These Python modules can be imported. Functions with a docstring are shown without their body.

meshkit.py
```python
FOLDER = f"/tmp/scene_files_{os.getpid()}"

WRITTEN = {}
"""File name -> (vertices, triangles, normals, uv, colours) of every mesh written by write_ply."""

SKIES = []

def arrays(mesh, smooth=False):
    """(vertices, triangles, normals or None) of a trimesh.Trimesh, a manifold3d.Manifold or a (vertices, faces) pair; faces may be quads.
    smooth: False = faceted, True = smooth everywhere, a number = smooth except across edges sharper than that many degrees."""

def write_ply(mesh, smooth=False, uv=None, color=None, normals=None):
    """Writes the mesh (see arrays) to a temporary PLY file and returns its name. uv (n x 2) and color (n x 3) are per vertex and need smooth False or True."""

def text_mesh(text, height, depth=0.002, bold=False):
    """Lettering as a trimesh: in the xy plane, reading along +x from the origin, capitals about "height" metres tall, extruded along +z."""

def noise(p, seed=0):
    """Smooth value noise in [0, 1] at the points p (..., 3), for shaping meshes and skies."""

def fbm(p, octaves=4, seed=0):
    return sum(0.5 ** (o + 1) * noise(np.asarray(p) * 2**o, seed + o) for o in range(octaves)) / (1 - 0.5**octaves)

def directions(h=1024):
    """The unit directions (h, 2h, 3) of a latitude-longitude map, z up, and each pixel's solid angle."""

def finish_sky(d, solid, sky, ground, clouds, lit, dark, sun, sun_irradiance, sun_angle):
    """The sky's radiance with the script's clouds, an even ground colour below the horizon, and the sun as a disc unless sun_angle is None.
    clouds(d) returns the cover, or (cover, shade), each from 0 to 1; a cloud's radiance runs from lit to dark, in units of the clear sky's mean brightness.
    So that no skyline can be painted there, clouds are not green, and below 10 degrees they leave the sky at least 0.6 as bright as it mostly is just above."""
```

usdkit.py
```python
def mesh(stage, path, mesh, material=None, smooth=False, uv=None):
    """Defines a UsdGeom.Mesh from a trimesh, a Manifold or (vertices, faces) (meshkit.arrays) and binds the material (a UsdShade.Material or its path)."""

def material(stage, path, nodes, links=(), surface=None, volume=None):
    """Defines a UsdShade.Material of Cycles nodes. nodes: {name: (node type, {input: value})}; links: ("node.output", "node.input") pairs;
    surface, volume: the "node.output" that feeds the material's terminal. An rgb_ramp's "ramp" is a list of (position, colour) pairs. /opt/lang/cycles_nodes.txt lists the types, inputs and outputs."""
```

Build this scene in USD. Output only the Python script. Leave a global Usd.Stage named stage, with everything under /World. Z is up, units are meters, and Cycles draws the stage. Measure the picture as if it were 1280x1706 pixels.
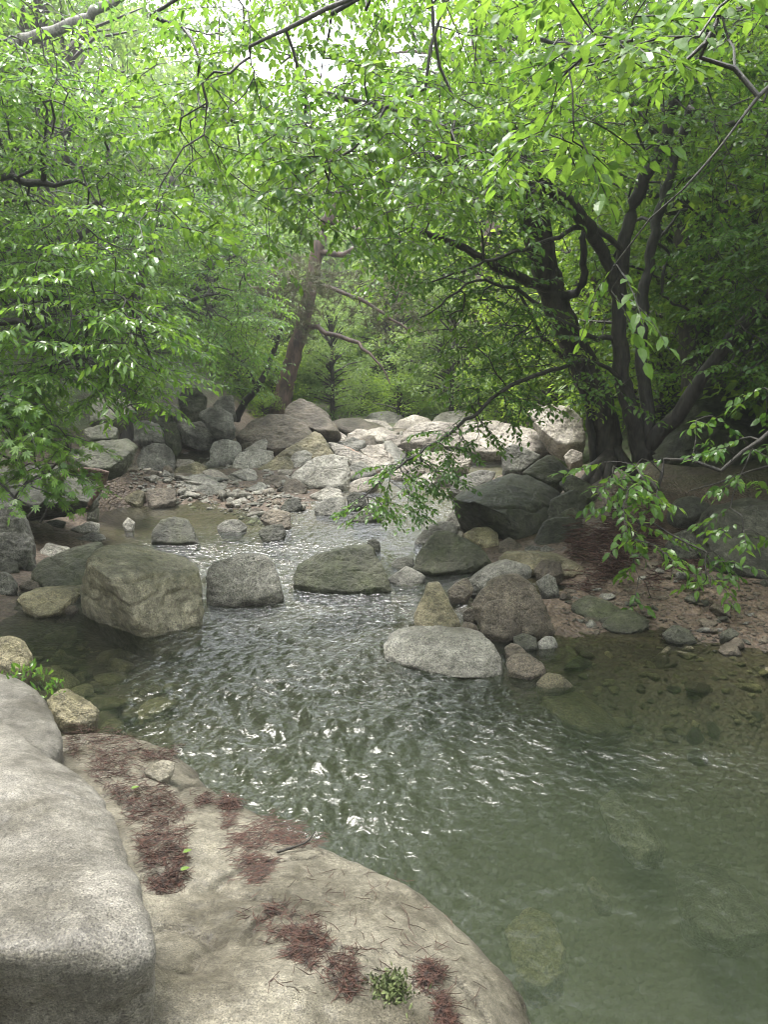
import math, random
import numpy as np, trimesh, usdkit
from meshkit import noise, fbm
from scipy.spatial import ConvexHull, cKDTree
from scipy.interpolate import RBFInterpolator
from pxr import Usd, UsdGeom, UsdLux, UsdShade, Gf, Sdf, Vt

stage = Usd.Stage.CreateInMemory()
UsdGeom.SetStageUpAxis(stage, 'Z')
UsdGeom.Xform.Define(stage, '/World')
UsdGeom.Scope.Define(stage, '/World/Looks')

# ------------------------------------------------------------------ camera, sky, sun, exposure
EYE = np.array([0, 0, 2.0]); PITCH = math.radians(10.3); FPX = 1284.0
FWD = np.array([0, math.cos(PITCH), -math.sin(PITCH)]); UPV = np.array([0, math.sin(PITCH), math.cos(PITCH)])
EXPOSURE = 3.5
SKY_STRENGTH, CLOUD = 0.13, 3.2
SUN_EL, SUN_DIR_XY, SUN_I = math.radians(72), (-0.5, 0.25), 0.30
cam = UsdGeom.Camera.Define(stage, '/World/camera')
cam.CreateHorizontalApertureAttr(26.0); cam.CreateFocalLengthAttr(26.0 * FPX / 1280)
cam.CreateExposureAttr(EXPOSURE); cam.CreateClippingRangeAttr((0.05, 1000))
cam.AddTransformOp().Set(Gf.Matrix4d(1, 0, 0, 0, *map(float, UPV), 0, *map(float, -FWD), 0, *map(float, EYE), 1))

saz = math.atan2(*SUN_DIR_XY)
dome = UsdLux.DomeLight.Define(stage, '/World/sky')
skym = usdkit.material(stage, '/World/Looks/sky', {
    'tc': ('texture_coordinate', {}),
    's': ('sky_texture', {'sky_type': 'single_scattering', 'sun_disc': False, 'sun_elevation': SUN_EL, 'sun_rotation': saz}),
    'n': ('noise_texture', {'scale': 2.2, 'detail': 5.0}),
    'r': ('map_range', {'from_min': .3, 'from_max': .6, 'to_min': .8, 'to_max': .97, 'clamp': True}),
    'm': ('mix_color', {'blend_type': 'mix', 'b': (CLOUD, CLOUD * 1.01, CLOUD * 1.04), 'use_clamp': False}),
    'b': ('background_shader', {'strength': SKY_STRENGTH}),
}, [('tc.generated', 'n.vector'), ('n.fac', 'r.value'), ('r.result', 'm.fac'), ('s.color', 'm.a'), ('m.result', 'b.color')], surface='b.background')
UsdShade.MaterialBindingAPI.Apply(dome.GetPrim()).Bind(skym)
sun = UsdLux.DistantLight.Define(stage, '/World/sun')
sun.CreateIntensityAttr(SUN_I); sun.CreateAngleAttr(25.0); sun.CreateNormalizeAttr(True); sun.CreateColorAttr(Gf.Vec3f(1, 0.96, 0.9))
sun.AddRotateXYZOp().Set(Gf.Vec3f(90 - math.degrees(SUN_EL), 0, 180 - math.degrees(saz)))

# ------------------------------------------------------------------ helpers
def ray(px, py):
    return FWD + (px - 640) / FPX * np.array([1.0, 0, 0]) - (py - 853) / FPX * UPV
ZP = ([0, 6.6, 8.2, 9.3, 10.3, 11.3, 12.5, 13.9, 14.6, 15.6, 16.3, 20, 30], [0, 0, .02, .1, .15, .25, .35, .5, .62, .74, .80, .84, 1.2])
zprof = lambda y: np.interp(y, *ZP)
def at_dist(px, py, Y):
    r = ray(px, py); return EYE + r * (Y / r[1])
def at_z(px, py, z):
    r = ray(px, py); return EYE + r * ((z - EYE[2]) / r[2])
def at_ground(px, py, dz=0.0):
    r = ray(px, py); Y = np.linspace(.8, 30, 3000); z = EYE[2] + r[2] / r[1] * Y
    k = np.argmax(z <= zprof(Y) + dz)
    if k == 0: k = len(Y) - 1
    return EYE + r * (Y[k] / r[1])
def project(P):
    d = np.asarray(P, float) - EYE; c = d @ FWD
    return np.stack([640 + FPX * d[..., 0] / c, 853 - FPX * (d @ UPV) / c], -1), c

used = {}
def numbered(path):
    k = used.get(path, -1) + 1; used[path] = k
    return path if k == 0 else f'{path}_{k:03d}'
def meta(prim, label=None, cat=None, group=None, kind=None):
    for k, v in (('label', label), ('category', cat), ('group', group), ('kind', kind)):
        if v: prim.SetCustomDataByKey(k, v)
    return prim
def obj(name, m, mat, parent='/World', smooth=False, tint=None, **kw):
    g = usdkit.mesh(stage, numbered(f'{parent}/{name}'), m, mat, smooth=smooth)
    if tint is not None:
        UsdGeom.PrimvarsAPI(g).CreatePrimvar('tint', Sdf.ValueTypeNames.FloatArray, 'vertex').Set(Vt.FloatArray.FromNumpy(np.asarray(tint, np.float32)))
    meta(g.GetPrim(), **kw)
    return str(g.GetPath())
def thing(name, base, **kw):
    x = UsdGeom.Xform.Define(stage, numbered('/World/' + name)); x.AddTranslateOp().Set(Gf.Vec3d(*map(float, base)))
    meta(x.GetPrim(), **kw)
    return str(x.GetPath())
def cat_mesh(parts):
    vs, fs, o = [], [], 0
    for v, f in parts:
        vs.append(v); fs.append(f + o); o += len(v)
    return np.vstack(vs), np.vstack(fs)
def tube(pts, rad, sides=6, seed=None, bump=0.0):
    p = np.asarray(pts, float); rad = np.broadcast_to(rad, (len(p),)).astype(float)
    t = np.gradient(p, axis=0); t /= np.linalg.norm(t, axis=1, keepdims=True) + 1e-12
    a = np.cross(t, np.where(np.abs(t[:, 2:]) < .9, [0, 0, 1.], [1., 0, 0])); a /= np.linalg.norm(a, axis=1, keepdims=True) + 1e-12
    b = np.cross(t, a); an = np.arange(sides) * 2 * np.pi / sides
    dirs = np.cos(an)[None, :, None] * a[:, None] + np.sin(an)[None, :, None] * b[:, None]
    R = rad[:, None] * np.ones(sides)
    if bump: R = R * (1 + bump * (fbm((p[:, None] + dirs * R[..., None]) * np.array([9, 9, 3.]), 3, seed or 0) - .5) * 2)
    v = (p[:, None] + R[..., None] * dirs).reshape(-1, 3)
    n = len(p); i, j = np.meshgrid(np.arange(n - 1), np.arange(sides), indexing='ij')
    q = np.stack([i * sides + j, i * sides + (j + 1) % sides, (i + 1) * sides + (j + 1) % sides, (i + 1) * sides + j], -1).reshape(-1, 4)
    f = np.vstack([q[:, [0, 2, 1]], q[:, [0, 3, 2]]])
    caps = [[0, k, k + 1] for k in range(1, sides - 1)] + [[(n - 1) * sides, (n - 1) * sides + k + 1, (n - 1) * sides + k] for k in range(1, sides - 1)]
    return v, np.vstack([f, np.array(caps)])
def smooth_line(P, n_per=6):
    P = np.asarray(P, float); Q = np.vstack([2 * P[0] - P[1], P, 2 * P[-1] - P[-2]]); out = []
    for k in range(1, len(Q) - 2):
        for t in np.arange(n_per) / n_per:
            a, b, c, d = Q[k - 1:k + 3]
            out.append(.5 * (2 * b + (c - a) * t + (2 * a - 5 * b + 4 * c - d) * t * t + (3 * b - a - 3 * c + d) * t ** 3))
    return np.array(out + [P[-1]])
def resample(P, step):
    d = np.r_[0, np.cumsum(np.linalg.norm(np.diff(P[:, :3], axis=0), axis=1))]
    s = np.linspace(0, d[-1], max(2, int(d[-1] / step) + 1))
    return np.stack([np.interp(s, d, P[:, k]) for k in range(P.shape[1])], 1)
def unit(v): return v / (np.linalg.norm(v, axis=-1, keepdims=True) + 1e-9)

# ------------------------------------------------------------------ materials
LK = '/World/Looks/'
def rock_mat(name, dark, light, moss=0.0, speckle=160, rough=.42, moss_col=(.06, .075, .02), wet_z=True, bump=1.0, extra=None, fine=22., wv=.15, pit_tone=.8):
    n = {'g': ('geometry', {}), 'o': ('object_info', {}),
         'big': ('noise_texture', {'scale': 2.3, 'detail': 6.0, 'roughness': .62}),
         'rb': ('rgb_ramp', {'ramp': [(.36, dark), (.5, tuple(.5 * (a + b) for a, b in zip(dark, light))), (.6, light)]}),
         'sp': ('noise_texture', {'scale': float(speckle), 'detail': 3.0, 'roughness': .7}),
         'rs': ('rgb_ramp', {'ramp': [(.36, (.28, .28, .28)), (.46, (.8, .8, .8)), (.56, (1, 1, 1)), (.64, (1.5, 1.47, 1.4))]}),
         'mul': ('mix_color', {'blend_type': 'multiply', 'fac': 1.0, 'use_clamp': False}),
         'mn': ('noise_texture', {'scale': 3.1, 'detail': 7.0, 'roughness': .7}),
         'mr': ('map_range', {'from_min': .62 - .35 * moss, 'from_max': .80 - .3 * moss, 'to_min': 0.0, 'to_max': .85 * min(1, moss * 2), 'clamp': True}),
         'mix': ('mix_color', {'blend_type': 'mix', 'b': moss_col}),
         'st': ('noise_texture', {'scale': 1.0, 'detail': 5.0, 'roughness': .7}),
         'smap': ('mapping', {'scale': (14., 14., 2.2)}),
         'sr': ('map_range', {'from_min': .42, 'from_max': .62, 'to_min': .72, 'to_max': 1.08, 'clamp': True}),
         'stm': ('mix_color', {'blend_type': 'multiply', 'fac': 1.0, 'use_clamp': False}),
         'sc': ('combine_color', {}),
         'xyz': ('separate_xyz', {}),
         'wz': ('math', {'math_type': 'multiply_add', 'value2': .12, 'value3': 0.0}),
         'wa': ('math', {'math_type': 'subtract'}),
         'wr': ('map_range', {'from_min': -.04, 'from_max': .03, 'to_min': .62, 'to_max': 1.0, 'clamp': True}),
         'wc': ('combine_color', {}),
         'wm': ('mix_color', {'blend_type': 'multiply', 'fac': 1.0 if wet_z else 0.0}),
         'hv': ('hsv', {'saturation': 1.0}), 'pr': ('map_range', {'from_min': .36, 'from_max': .52, 'to_min': .5, 'to_max': 1.08, 'clamp': True}), 'pc': ('combine_color', {}), 'pm': ('mix_color', {'blend_type': 'multiply', 'fac': pit_tone, 'use_clamp': False}),  # pr, pc, pm darken the colour in the hollows of the bump noise
         'vr': ('map_range', {'from_min': 0., 'from_max': 1., 'to_min': .85, 'to_max': 1.15}),
         'rr': ('map_range', {'from_min': .3, 'from_max': .7, 'to_min': rough - wv, 'to_max': rough + wv}),
         'b1n': ('noise_texture', {'scale': fine, 'detail': 8.0, 'roughness': .68}),
         'b1': ('bump', {'strength': .9 * bump, 'distance': .06}),
         'b2': ('bump', {'strength': .6 * bump, 'distance': .012 if fine < 40 else .022}),
         'p': ('principled_bsdf', {'ior': 1.4})}
    l = [('g.position', f'{k}.vector') for k in ('big', 'sp', 'mn', 'b1n')] + [('g.position', 'smap.vector'), ('smap.vector', 'st.vector'),
         ('big.fac', 'rb.fac'), ('sp.fac', 'rs.fac'), ('rb.color', 'mul.a'), ('rs.color', 'mul.b'), ('mn.fac', 'mr.value'),
         ('mr.result', 'mix.fac'), ('mul.result', 'mix.a'), ('st.fac', 'sr.value'), ('sr.result', 'sc.r'), ('sr.result', 'sc.g'), ('sr.result', 'sc.b'),
         ('mix.result', 'stm.a'), ('sc.color', 'stm.b'), ('g.position', 'xyz.vector'), ('mn.fac', 'wz.value1'), ('xyz.z', 'wa.value1'), ('wz.value', 'wa.value2'), ('wa.value', 'wr.value'),
         ('wr.result', 'wc.r'), ('wr.result', 'wc.g'), ('wr.result', 'wc.b'), ('stm.result', 'wm.a'), ('wc.color', 'wm.b'),
         ('o.random', 'vr.value'), ('vr.result', 'hv.value'), ('b1n.fac', 'pr.value'), ('pr.result', 'pc.r'), ('pr.result', 'pc.g'), ('pr.result', 'pc.b'), ('wm.result', 'pm.a'), ('pc.color', 'pm.b'), ('pm.result', 'hv.color'), ('hv.color', 'p.base_color'),
         ('mn.fac', 'rr.value'), ('rr.result', 'p.roughness'), ('b1n.fac', 'b1.height'), ('sp.fac', 'b2.height'), ('b1.normal', 'b2.normal'), ('b2.normal', 'p.normal')]
    if extra: extra(n, l)
    return usdkit.material(stage, LK + name, n, l, surface='p.BSDF')
def rust(n, l):
    n['ru'] = ('noise_texture', {'scale': 1.0, 'detail': 4.0}); n['rmap'] = ('mapping', {'rotation': (0., 0., .5), 'scale': (.9, 5., 3.)})
    n['rur'] = ('map_range', {'from_min': .5, 'from_max': .62, 'to_min': 0., 'to_max': .8, 'clamp': True})
    n['rum'] = ('mix_color', {'blend_type': 'mix', 'b': (.36, .13, .055)})
    l.remove(('hv.color', 'p.base_color'))
    l += [('g.position', 'rmap.vector'), ('rmap.vector', 'ru.vector'), ('ru.fac', 'rur.value'), ('rur.result', 'rum.fac'), ('hv.color', 'rum.a'), ('rum.result', 'p.base_color')]
M = {
 'fore': rock_mat('foreground_granite', (.17, .158, .132), (.37, .35, .31), moss=.16, speckle=210, rough=.36, fine=60., wv=.2, pit_tone=.45, bump=1.6, wet_z=False, moss_col=(.16, .14, .07)),
 'slab': rock_mat('slab_granite', (.15, .135, .10), (.39, .36, .285), moss=.22, speckle=210, rough=.38, fine=52., wv=.34, pit_tone=.5, bump=1.5, moss_col=(.15, .13, .06)),
 'olive': rock_mat('olive_granite', (0.085, 0.078, 0.045), (0.37, 0.325, 0.21), moss=.36, speckle=110, moss_col=(.16, .145, .065)),
 'block': rock_mat('tan_green_granite', (.20, .183, .125), (.46, .42, .31), moss=.3, speckle=130, moss_col=(.19, .18, .085)),
 'grey': rock_mat('grey_granite', (0.085, 0.083, 0.07), (0.27, 0.262, 0.23), moss=.22, speckle=90),
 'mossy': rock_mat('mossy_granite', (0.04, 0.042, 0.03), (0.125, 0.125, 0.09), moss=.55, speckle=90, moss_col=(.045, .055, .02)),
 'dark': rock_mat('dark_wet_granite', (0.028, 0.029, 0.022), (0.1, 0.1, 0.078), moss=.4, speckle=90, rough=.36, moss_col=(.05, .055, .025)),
 'brown': rock_mat('brown_granite', (0.07, 0.058, 0.043), (0.19, 0.16, 0.122), moss=.2, speckle=100),
 'pale': rock_mat('pale_granite', (0.17, 0.16, 0.13), (0.42, 0.4, 0.35), moss=.15, speckle=90),
 'white': rock_mat('bleached_granite', (.15, .13, .105), (.33, .30, .255), moss=0.08, speckle=60, rough=.6, bump=.45),
 'rust': rock_mat('rust_streaked_granite', (.30, .27, .23), (.45, .42, .37), moss=.05, speckle=60, extra=rust),
}
def ground_mat():
    n = {'g': ('geometry', {}), 'w': ('attribute', {'attribute': 'tint'}),
         'n1': ('noise_texture', {'scale': 7.0, 'detail': 6.0, 'roughness': .65}), 'sand': ('rgb_ramp', {'ramp': [(.3, (.04, .025, .015)), (.5, (.08, .055, .036)), (.7, (.135, .1, .068))]}),
         'v': ('voronoi_texture', {'scale': 26.0}), 'vs': ('rgb_ramp', {'ramp': [(0., (1.25, 1.2, 1.15)), (.45, (.9, .9, .9)), (.75, (.45, .43, .4))]}),
         'm1': ('mix_color', {'blend_type': 'multiply', 'fac': .7, 'use_clamp': False}),
         'n2': ('noise_texture', {'scale': 2.0, 'detail': 8.0, 'roughness': .7}), 'soil': ('rgb_ramp', {'ramp': [(.35, (.02, .017, .01)), (.45, (.04, .035, .018)), (.5, (.04, .055, .016)), (.7, (.07, .10, .03))]}),
         'm2': ('mix_color', {'blend_type': 'mix'}),
         'bn': ('noise_texture', {'scale': 60.0, 'detail': 5.0}), 'b': ('bump', {'strength': .7, 'distance': .02}), 'b2': ('bump', {'strength': .8, 'distance': .03, 'invert': True}),
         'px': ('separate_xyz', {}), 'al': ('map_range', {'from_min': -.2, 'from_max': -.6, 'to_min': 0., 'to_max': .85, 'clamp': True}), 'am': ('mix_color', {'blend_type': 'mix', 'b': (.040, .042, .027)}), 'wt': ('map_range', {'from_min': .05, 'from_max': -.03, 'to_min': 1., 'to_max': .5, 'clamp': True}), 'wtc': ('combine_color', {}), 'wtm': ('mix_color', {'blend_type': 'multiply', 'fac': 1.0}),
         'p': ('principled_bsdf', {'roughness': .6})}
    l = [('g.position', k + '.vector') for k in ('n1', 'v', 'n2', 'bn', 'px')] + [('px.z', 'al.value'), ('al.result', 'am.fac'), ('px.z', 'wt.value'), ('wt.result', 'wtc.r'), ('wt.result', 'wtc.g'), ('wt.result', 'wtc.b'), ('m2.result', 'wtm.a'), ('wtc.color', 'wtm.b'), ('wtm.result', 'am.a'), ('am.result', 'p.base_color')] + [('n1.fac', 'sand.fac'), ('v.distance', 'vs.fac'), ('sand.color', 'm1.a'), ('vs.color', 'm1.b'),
         ('n2.fac', 'soil.fac'), ('m1.result', 'm2.a'), ('soil.color', 'm2.b'), ('w.fac', 'm2.fac'), ('bn.fac', 'b.height'), ('v.distance', 'b2.height'), ('b2.normal', 'b.normal'), ('b.normal', 'p.normal')]
    return usdkit.material(stage, LK + 'ground', n, l, surface='p.BSDF')
def water_mat():
    n = {'g': ('geometry', {}), 'w': ('attribute', {'attribute': 'tint'}), 'fl': ('attribute', {'attribute': 'flow'}), 'f': ('fresnel', {'IOR': 1.4}),
         'map': ('mapping', {'rotation': (0., 0., .35), 'scale': (1.0, 1.0, 1.0)}),
         'n1': ('noise_texture', {'scale': 16.0, 'detail': 4.0, 'roughness': .55, 'distortion': .6}), 'b1': ('bump', {'strength': 1.0, 'distance': .028}),
         'gl': ('glossy_bsdf', {'color': (1., 1., 1.), 'roughness': .16}),
         'tr': ('transparent_bsdf', {'color': (.68, .715, .60)}), 'di': ('diffuse_bsdf', {'color': (.019, .024, .0145)}),
         'mu': ('mix_closure', {}), 'mx': ('mix_closure', {})}
    l = [('g.position', 'map.vector'), ('map.vector', 'n1.vector'), ('n1.fac', 'b1.height'), ('b1.normal', 'gl.normal'), ('fl.fac', 'b1.strength'), ('w.fac', 'mu.fac'), ('tr.BSDF', 'mu.closure1'), ('di.BSDF', 'mu.closure2'),
         ('f.fac', 'mx.fac'), ('mu.closure', 'mx.closure1'), ('gl.BSDF', 'mx.closure2')]
    return usdkit.material(stage, LK + 'stream_water', n, l, surface='mx.closure')
def leaf_mat(name, lo, hi, tlo, thi, gloss=.32, trans=.45):
    n = {'w': ('attribute', {'attribute': 'tint'}), 'r': ('rgb_ramp', {'ramp': [(0., lo), (1., hi)]}), 't': ('rgb_ramp', {'ramp': [(0., tlo), (1., thi)]}),
         'p': ('principled_bsdf', {'roughness': gloss, 'ior': 1.45}), 'tl': ('translucent_bsdf', {}), 'm': ('mix_closure', {'fac': trans})}
    return usdkit.material(stage, LK + name, n, [('w.fac', 'r.fac'), ('w.fac', 't.fac'), ('r.color', 'p.base_color'), ('t.color', 'tl.color'), ('p.BSDF', 'm.closure1'), ('tl.BSDF', 'm.closure2')], surface='m.closure')
def bark_mat(name, dark, light, scale=1.0, rough=.6):
    n = {'g': ('geometry', {}), 'mp': ('mapping', {'scale': (22. * scale, 22. * scale, 5. * scale)}), 'n': ('noise_texture', {'scale': 1.0, 'detail': 6.0, 'roughness': .65}),
         'r': ('rgb_ramp', {'ramp': [(.35, dark), (.65, light)]}), 'b': ('bump', {'strength': .9, 'distance': .03}), 'p': ('principled_bsdf', {'roughness': rough})}
    return usdkit.material(stage, LK + name, n, [('g.position', 'mp.vector'), ('mp.vector', 'n.vector'), ('n.fac', 'r.fac'), ('r.color', 'p.base_color'), ('n.fac', 'b.height'), ('b.normal', 'p.normal')], surface='p.BSDF')
def plain_mat(name, a, b, scale=40., rough=.5):
    n = {'g': ('geometry', {}), 'i': ('noise_texture', {'scale': scale, 'detail': 2.0}), 'r': ('rgb_ramp', {'ramp': [(.35, a), (.65, b)]}), 'p': ('principled_bsdf', {'roughness': rough})}
    return usdkit.material(stage, LK + name, n, [('g.position', 'i.vector'), ('i.fac', 'r.fac'), ('r.color', 'p.base_color')], surface='p.BSDF')
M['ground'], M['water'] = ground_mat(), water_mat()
M['leaf'] = leaf_mat('leaf', (.03, .078, .015), (.085, .16, .03), (.09, .21, .022), (.235, .385, .042), gloss=.34, trans=.42)
M['leaf_left'] = leaf_mat('glossy_leaf', (.032, .085, .017), (.10, .18, .032), (.10, .24, .03), (.26, .44, .05), gloss=.28, trans=.42)
M['leaf_lime'] = leaf_mat('lime_leaf', (.05, .11, .015), (.11, .19, .03), (.22, .36, .03), (.36, .5, .06), gloss=.45, trans=.5)
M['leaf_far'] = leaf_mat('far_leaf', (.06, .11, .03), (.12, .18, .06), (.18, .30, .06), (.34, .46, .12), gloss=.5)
M['needle'] = leaf_mat('pine_needle', (.045, .055, .022), (.10, .10, .05), (.07, .08, .03), (.12, .12, .05), gloss=.5, trans=.25)
M['bark'] = bark_mat('dark_wet_bark', (.006, .0055, .0045), (.034, .029, .023), rough=.55)
M['bark_big'] = bark_mat('rough_dark_bark', (.008, .007, .005), (.05, .04, .032), scale=.7)
M['bark_pine'] = bark_mat('red_pine_bark', (.022, .016, .012), (.10, .062, .046), scale=.6)
M['bark_grey'] = bark_mat('grey_bark', (.06, .055, .048), (.2, .19, .17))
M['litter'] = plain_mat('red_pine_litter', (.010, .005, .0035), (.055, .021, .012), 60., .85)
M['root'] = bark_mat('red_root', (.05, .025, .02), (.2, .13, .1), scale=2)
M['moss'] = plain_mat('moss', (.035, .05, .015), (.08, .1, .03), 50., .8)

# ------------------------------------------------------------------ ground
CTRL = []      # x, y, z
def c_water(px, py, d):
    p = at_ground(px, py); CTRL.append((p[0], p[1], zprof(p[1]) + d))
def c_abs(px, py, z):
    p = at_z(px, py, z); CTRL.append((p[0], p[1], z))
for a in [(500,1150,-.5),(700,1250,-.9),(900,1400,-1.2),(1100,1500,-1.2),(1250,1650,-1.1),(900,1650,-1.0),(600,1350,-.8),(450,1250,-.6),(1000,1200,-.6),(1250,1250,-.6),
          (1150,1130,-.10),(960,1100,-.12),(1270,1125,-.05),(1060,1090,-.04),(130,1080,-.12),(250,1100,-.18),(60,1040,-.06),(200,1180,-.3),(20,1000,.0),(90,1120,-.15),(320,1080,-.3),
          (400,1040,-.4),(550,1000,-.35),(600,950,-.28),(450,940,-.28),(640,900,-.2),(690,850,-.15),(560,880,-.22),(700,1000,-.25),(800,1090,-.3),(850,1200,-.6),
          (200,850,-.12),(250,895,-.14),(330,870,-.12),(400,862,-.05),(440,900,-.15),(640,800,-.1),(700,800,-.12),(700,765,-.06),(650,770,-.05),(770,800,.0),
          (100,880,.06),(60,900,.12),(150,905,.03),(10,960,.1),(60,960,.04),(165,870,.0),(300,838,.03),(420,842,.05),(500,850,.04),(545,842,.02),(300,780,.0),(450,800,.06),(380,820,.05),(200,800,.03),(520,800,.06),
          (350,755,.0),(450,765,.02),(560,790,.0),(540,740,.0),(600,745,-.05),(700,730,-.05),(250,760,.0),(420,720,-.03),(480,700,-.03)]: c_water(*a)
for a in [(1000,1060,.0),(1100,1042,.02),(1250,1062,.05),(950,980,.03),(1050,960,.14),(1200,980,.2),(1000,900,.28),(1150,880,.3),(1270,900,.25),(940,870,.2),(1050,840,.55),(1000,800,.7),(1100,770,.75),
          (900,950,.06),(820,930,.1),(850,860,.25),(880,800,.45),(960,778,.42),(905,768,.4),(950,752,.6),(860,1050,.03),(780,1010,.0),(130,790,.45),(60,790,.5),(20,840,.25),(160,740,1.0)]: c_abs(*a)
CTRL += [(-6,2,.8),(-3,1,.0),(-5,4.5,.6),(-6,7,.9),(-6,10,1.9),(-8,14,3),(-5,14,1.5),(-4.3,18,2.2),(-10,20,5),(-14,8,5),(-14,30,9),(-6,25,3),(0,18,.8),(2,18,.82),(-1.5,19,.85),(0,22,.9),(3,20,.95),(6,20,2.6),(10,20,5),(8,14,3.5),(5,11,.8),
         (6,8,.7),(5.5,4,.5),(3.5,3,-.7),(2,0,-.9),(0,0,-.8),(-2,0,-.3),(12,8,5),(14,30,9),(0,30,1.2),(0,40,3),(-10,40,6),(10,40,6),(0,60,8),(-30,30,18),(30,30,18),(-30,0,10),(30,0,10),(-40,60,26),(40,60,26),
         (0,100,13),(-70,100,40),(70,100,40),(0,-8,-.5),(4,-3,-.5),(8,-2,1.5),(-5,-3,.8),(-30,-12,10),(30,-12,10),(-80,0,28),(80,0,28),(-80,50,35),(80,50,35)]
C = np.array(CTRL)
RBF = RBFInterpolator(C[:, :2], C[:, 2], kernel='linear', smoothing=.02)
def ground_z(x, y):
    x, y = np.asarray(x, float), np.asarray(y, float); P = np.stack([x.ravel(), y.ravel()], 1)
    z = np.concatenate([RBF(P[k:k + 20000]) for k in range(0, len(P), 20000)])
    P3 = np.c_[P, 0 * z]
    z = z + .10 * (fbm(P3 * 1.3, 4, 3) - .5) + .035 * (fbm(P3 * 9, 3, 5) - .5) + np.clip((np.abs(P[:, 0]) - 6) / 10, 0, 1) * 1.5 * (fbm(P3 * .25, 3, 8) - .5)
    return z.reshape(x.shape)
gx = np.r_[np.linspace(-90, -20, 22), np.linspace(-18, -7, 30), np.linspace(-6.8, 6.8, 240), np.linspace(7, 18, 30), np.linspace(20, 90, 22)]
gy = np.r_[np.linspace(-14, .5, 20), np.linspace(.7, 14, 270), np.linspace(14.2, 24, 60), np.linspace(25, 120, 50)]
GX, GY = np.meshgrid(gx, gy); GZ = ground_z(GX, GY)
def grid_mesh(X, Y, Z, keep=None):
    ny, nx = X.shape; i, j = np.meshgrid(np.arange(ny - 1), np.arange(nx - 1), indexing='ij'); a = i * nx + j
    q = np.stack([a, a + 1, a + nx + 1, a + nx], -1).reshape(-1, 4)
    if keep is not None: q = q[keep.ravel()[q].all(1)]
    v = np.stack([X, Y, Z], -1).reshape(-1, 3)
    if keep is not None:
        u, inv = np.unique(q, return_inverse=True); v, q = v[u], inv.reshape(q.shape)
    return v, np.vstack([q[:, [0, 1, 2]], q[:, [0, 2, 3]]])
# forest floor away from the stream, gravel and sand along it
dl = np.clip((GZ - zprof(GY) - .35 - .25 * fbm(np.stack([GX, GY, 0 * GX], -1) * .9, 3, 4)) / .35, 0, 1)
dl = np.maximum(dl, np.clip((GY - 17.2) / .8, 0, 1)); dl = np.maximum(dl, np.clip((GX - 2.6 - .25 * np.abs(GY - 14)) / .5, 0, 1) * (GY > 11))
obj('ground', grid_mesh(GX, GY, GZ), M['ground'], smooth=True, tint=dl.ravel(), kind='structure', label='sandy gravel stream bed rising to wooded banks')

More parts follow.
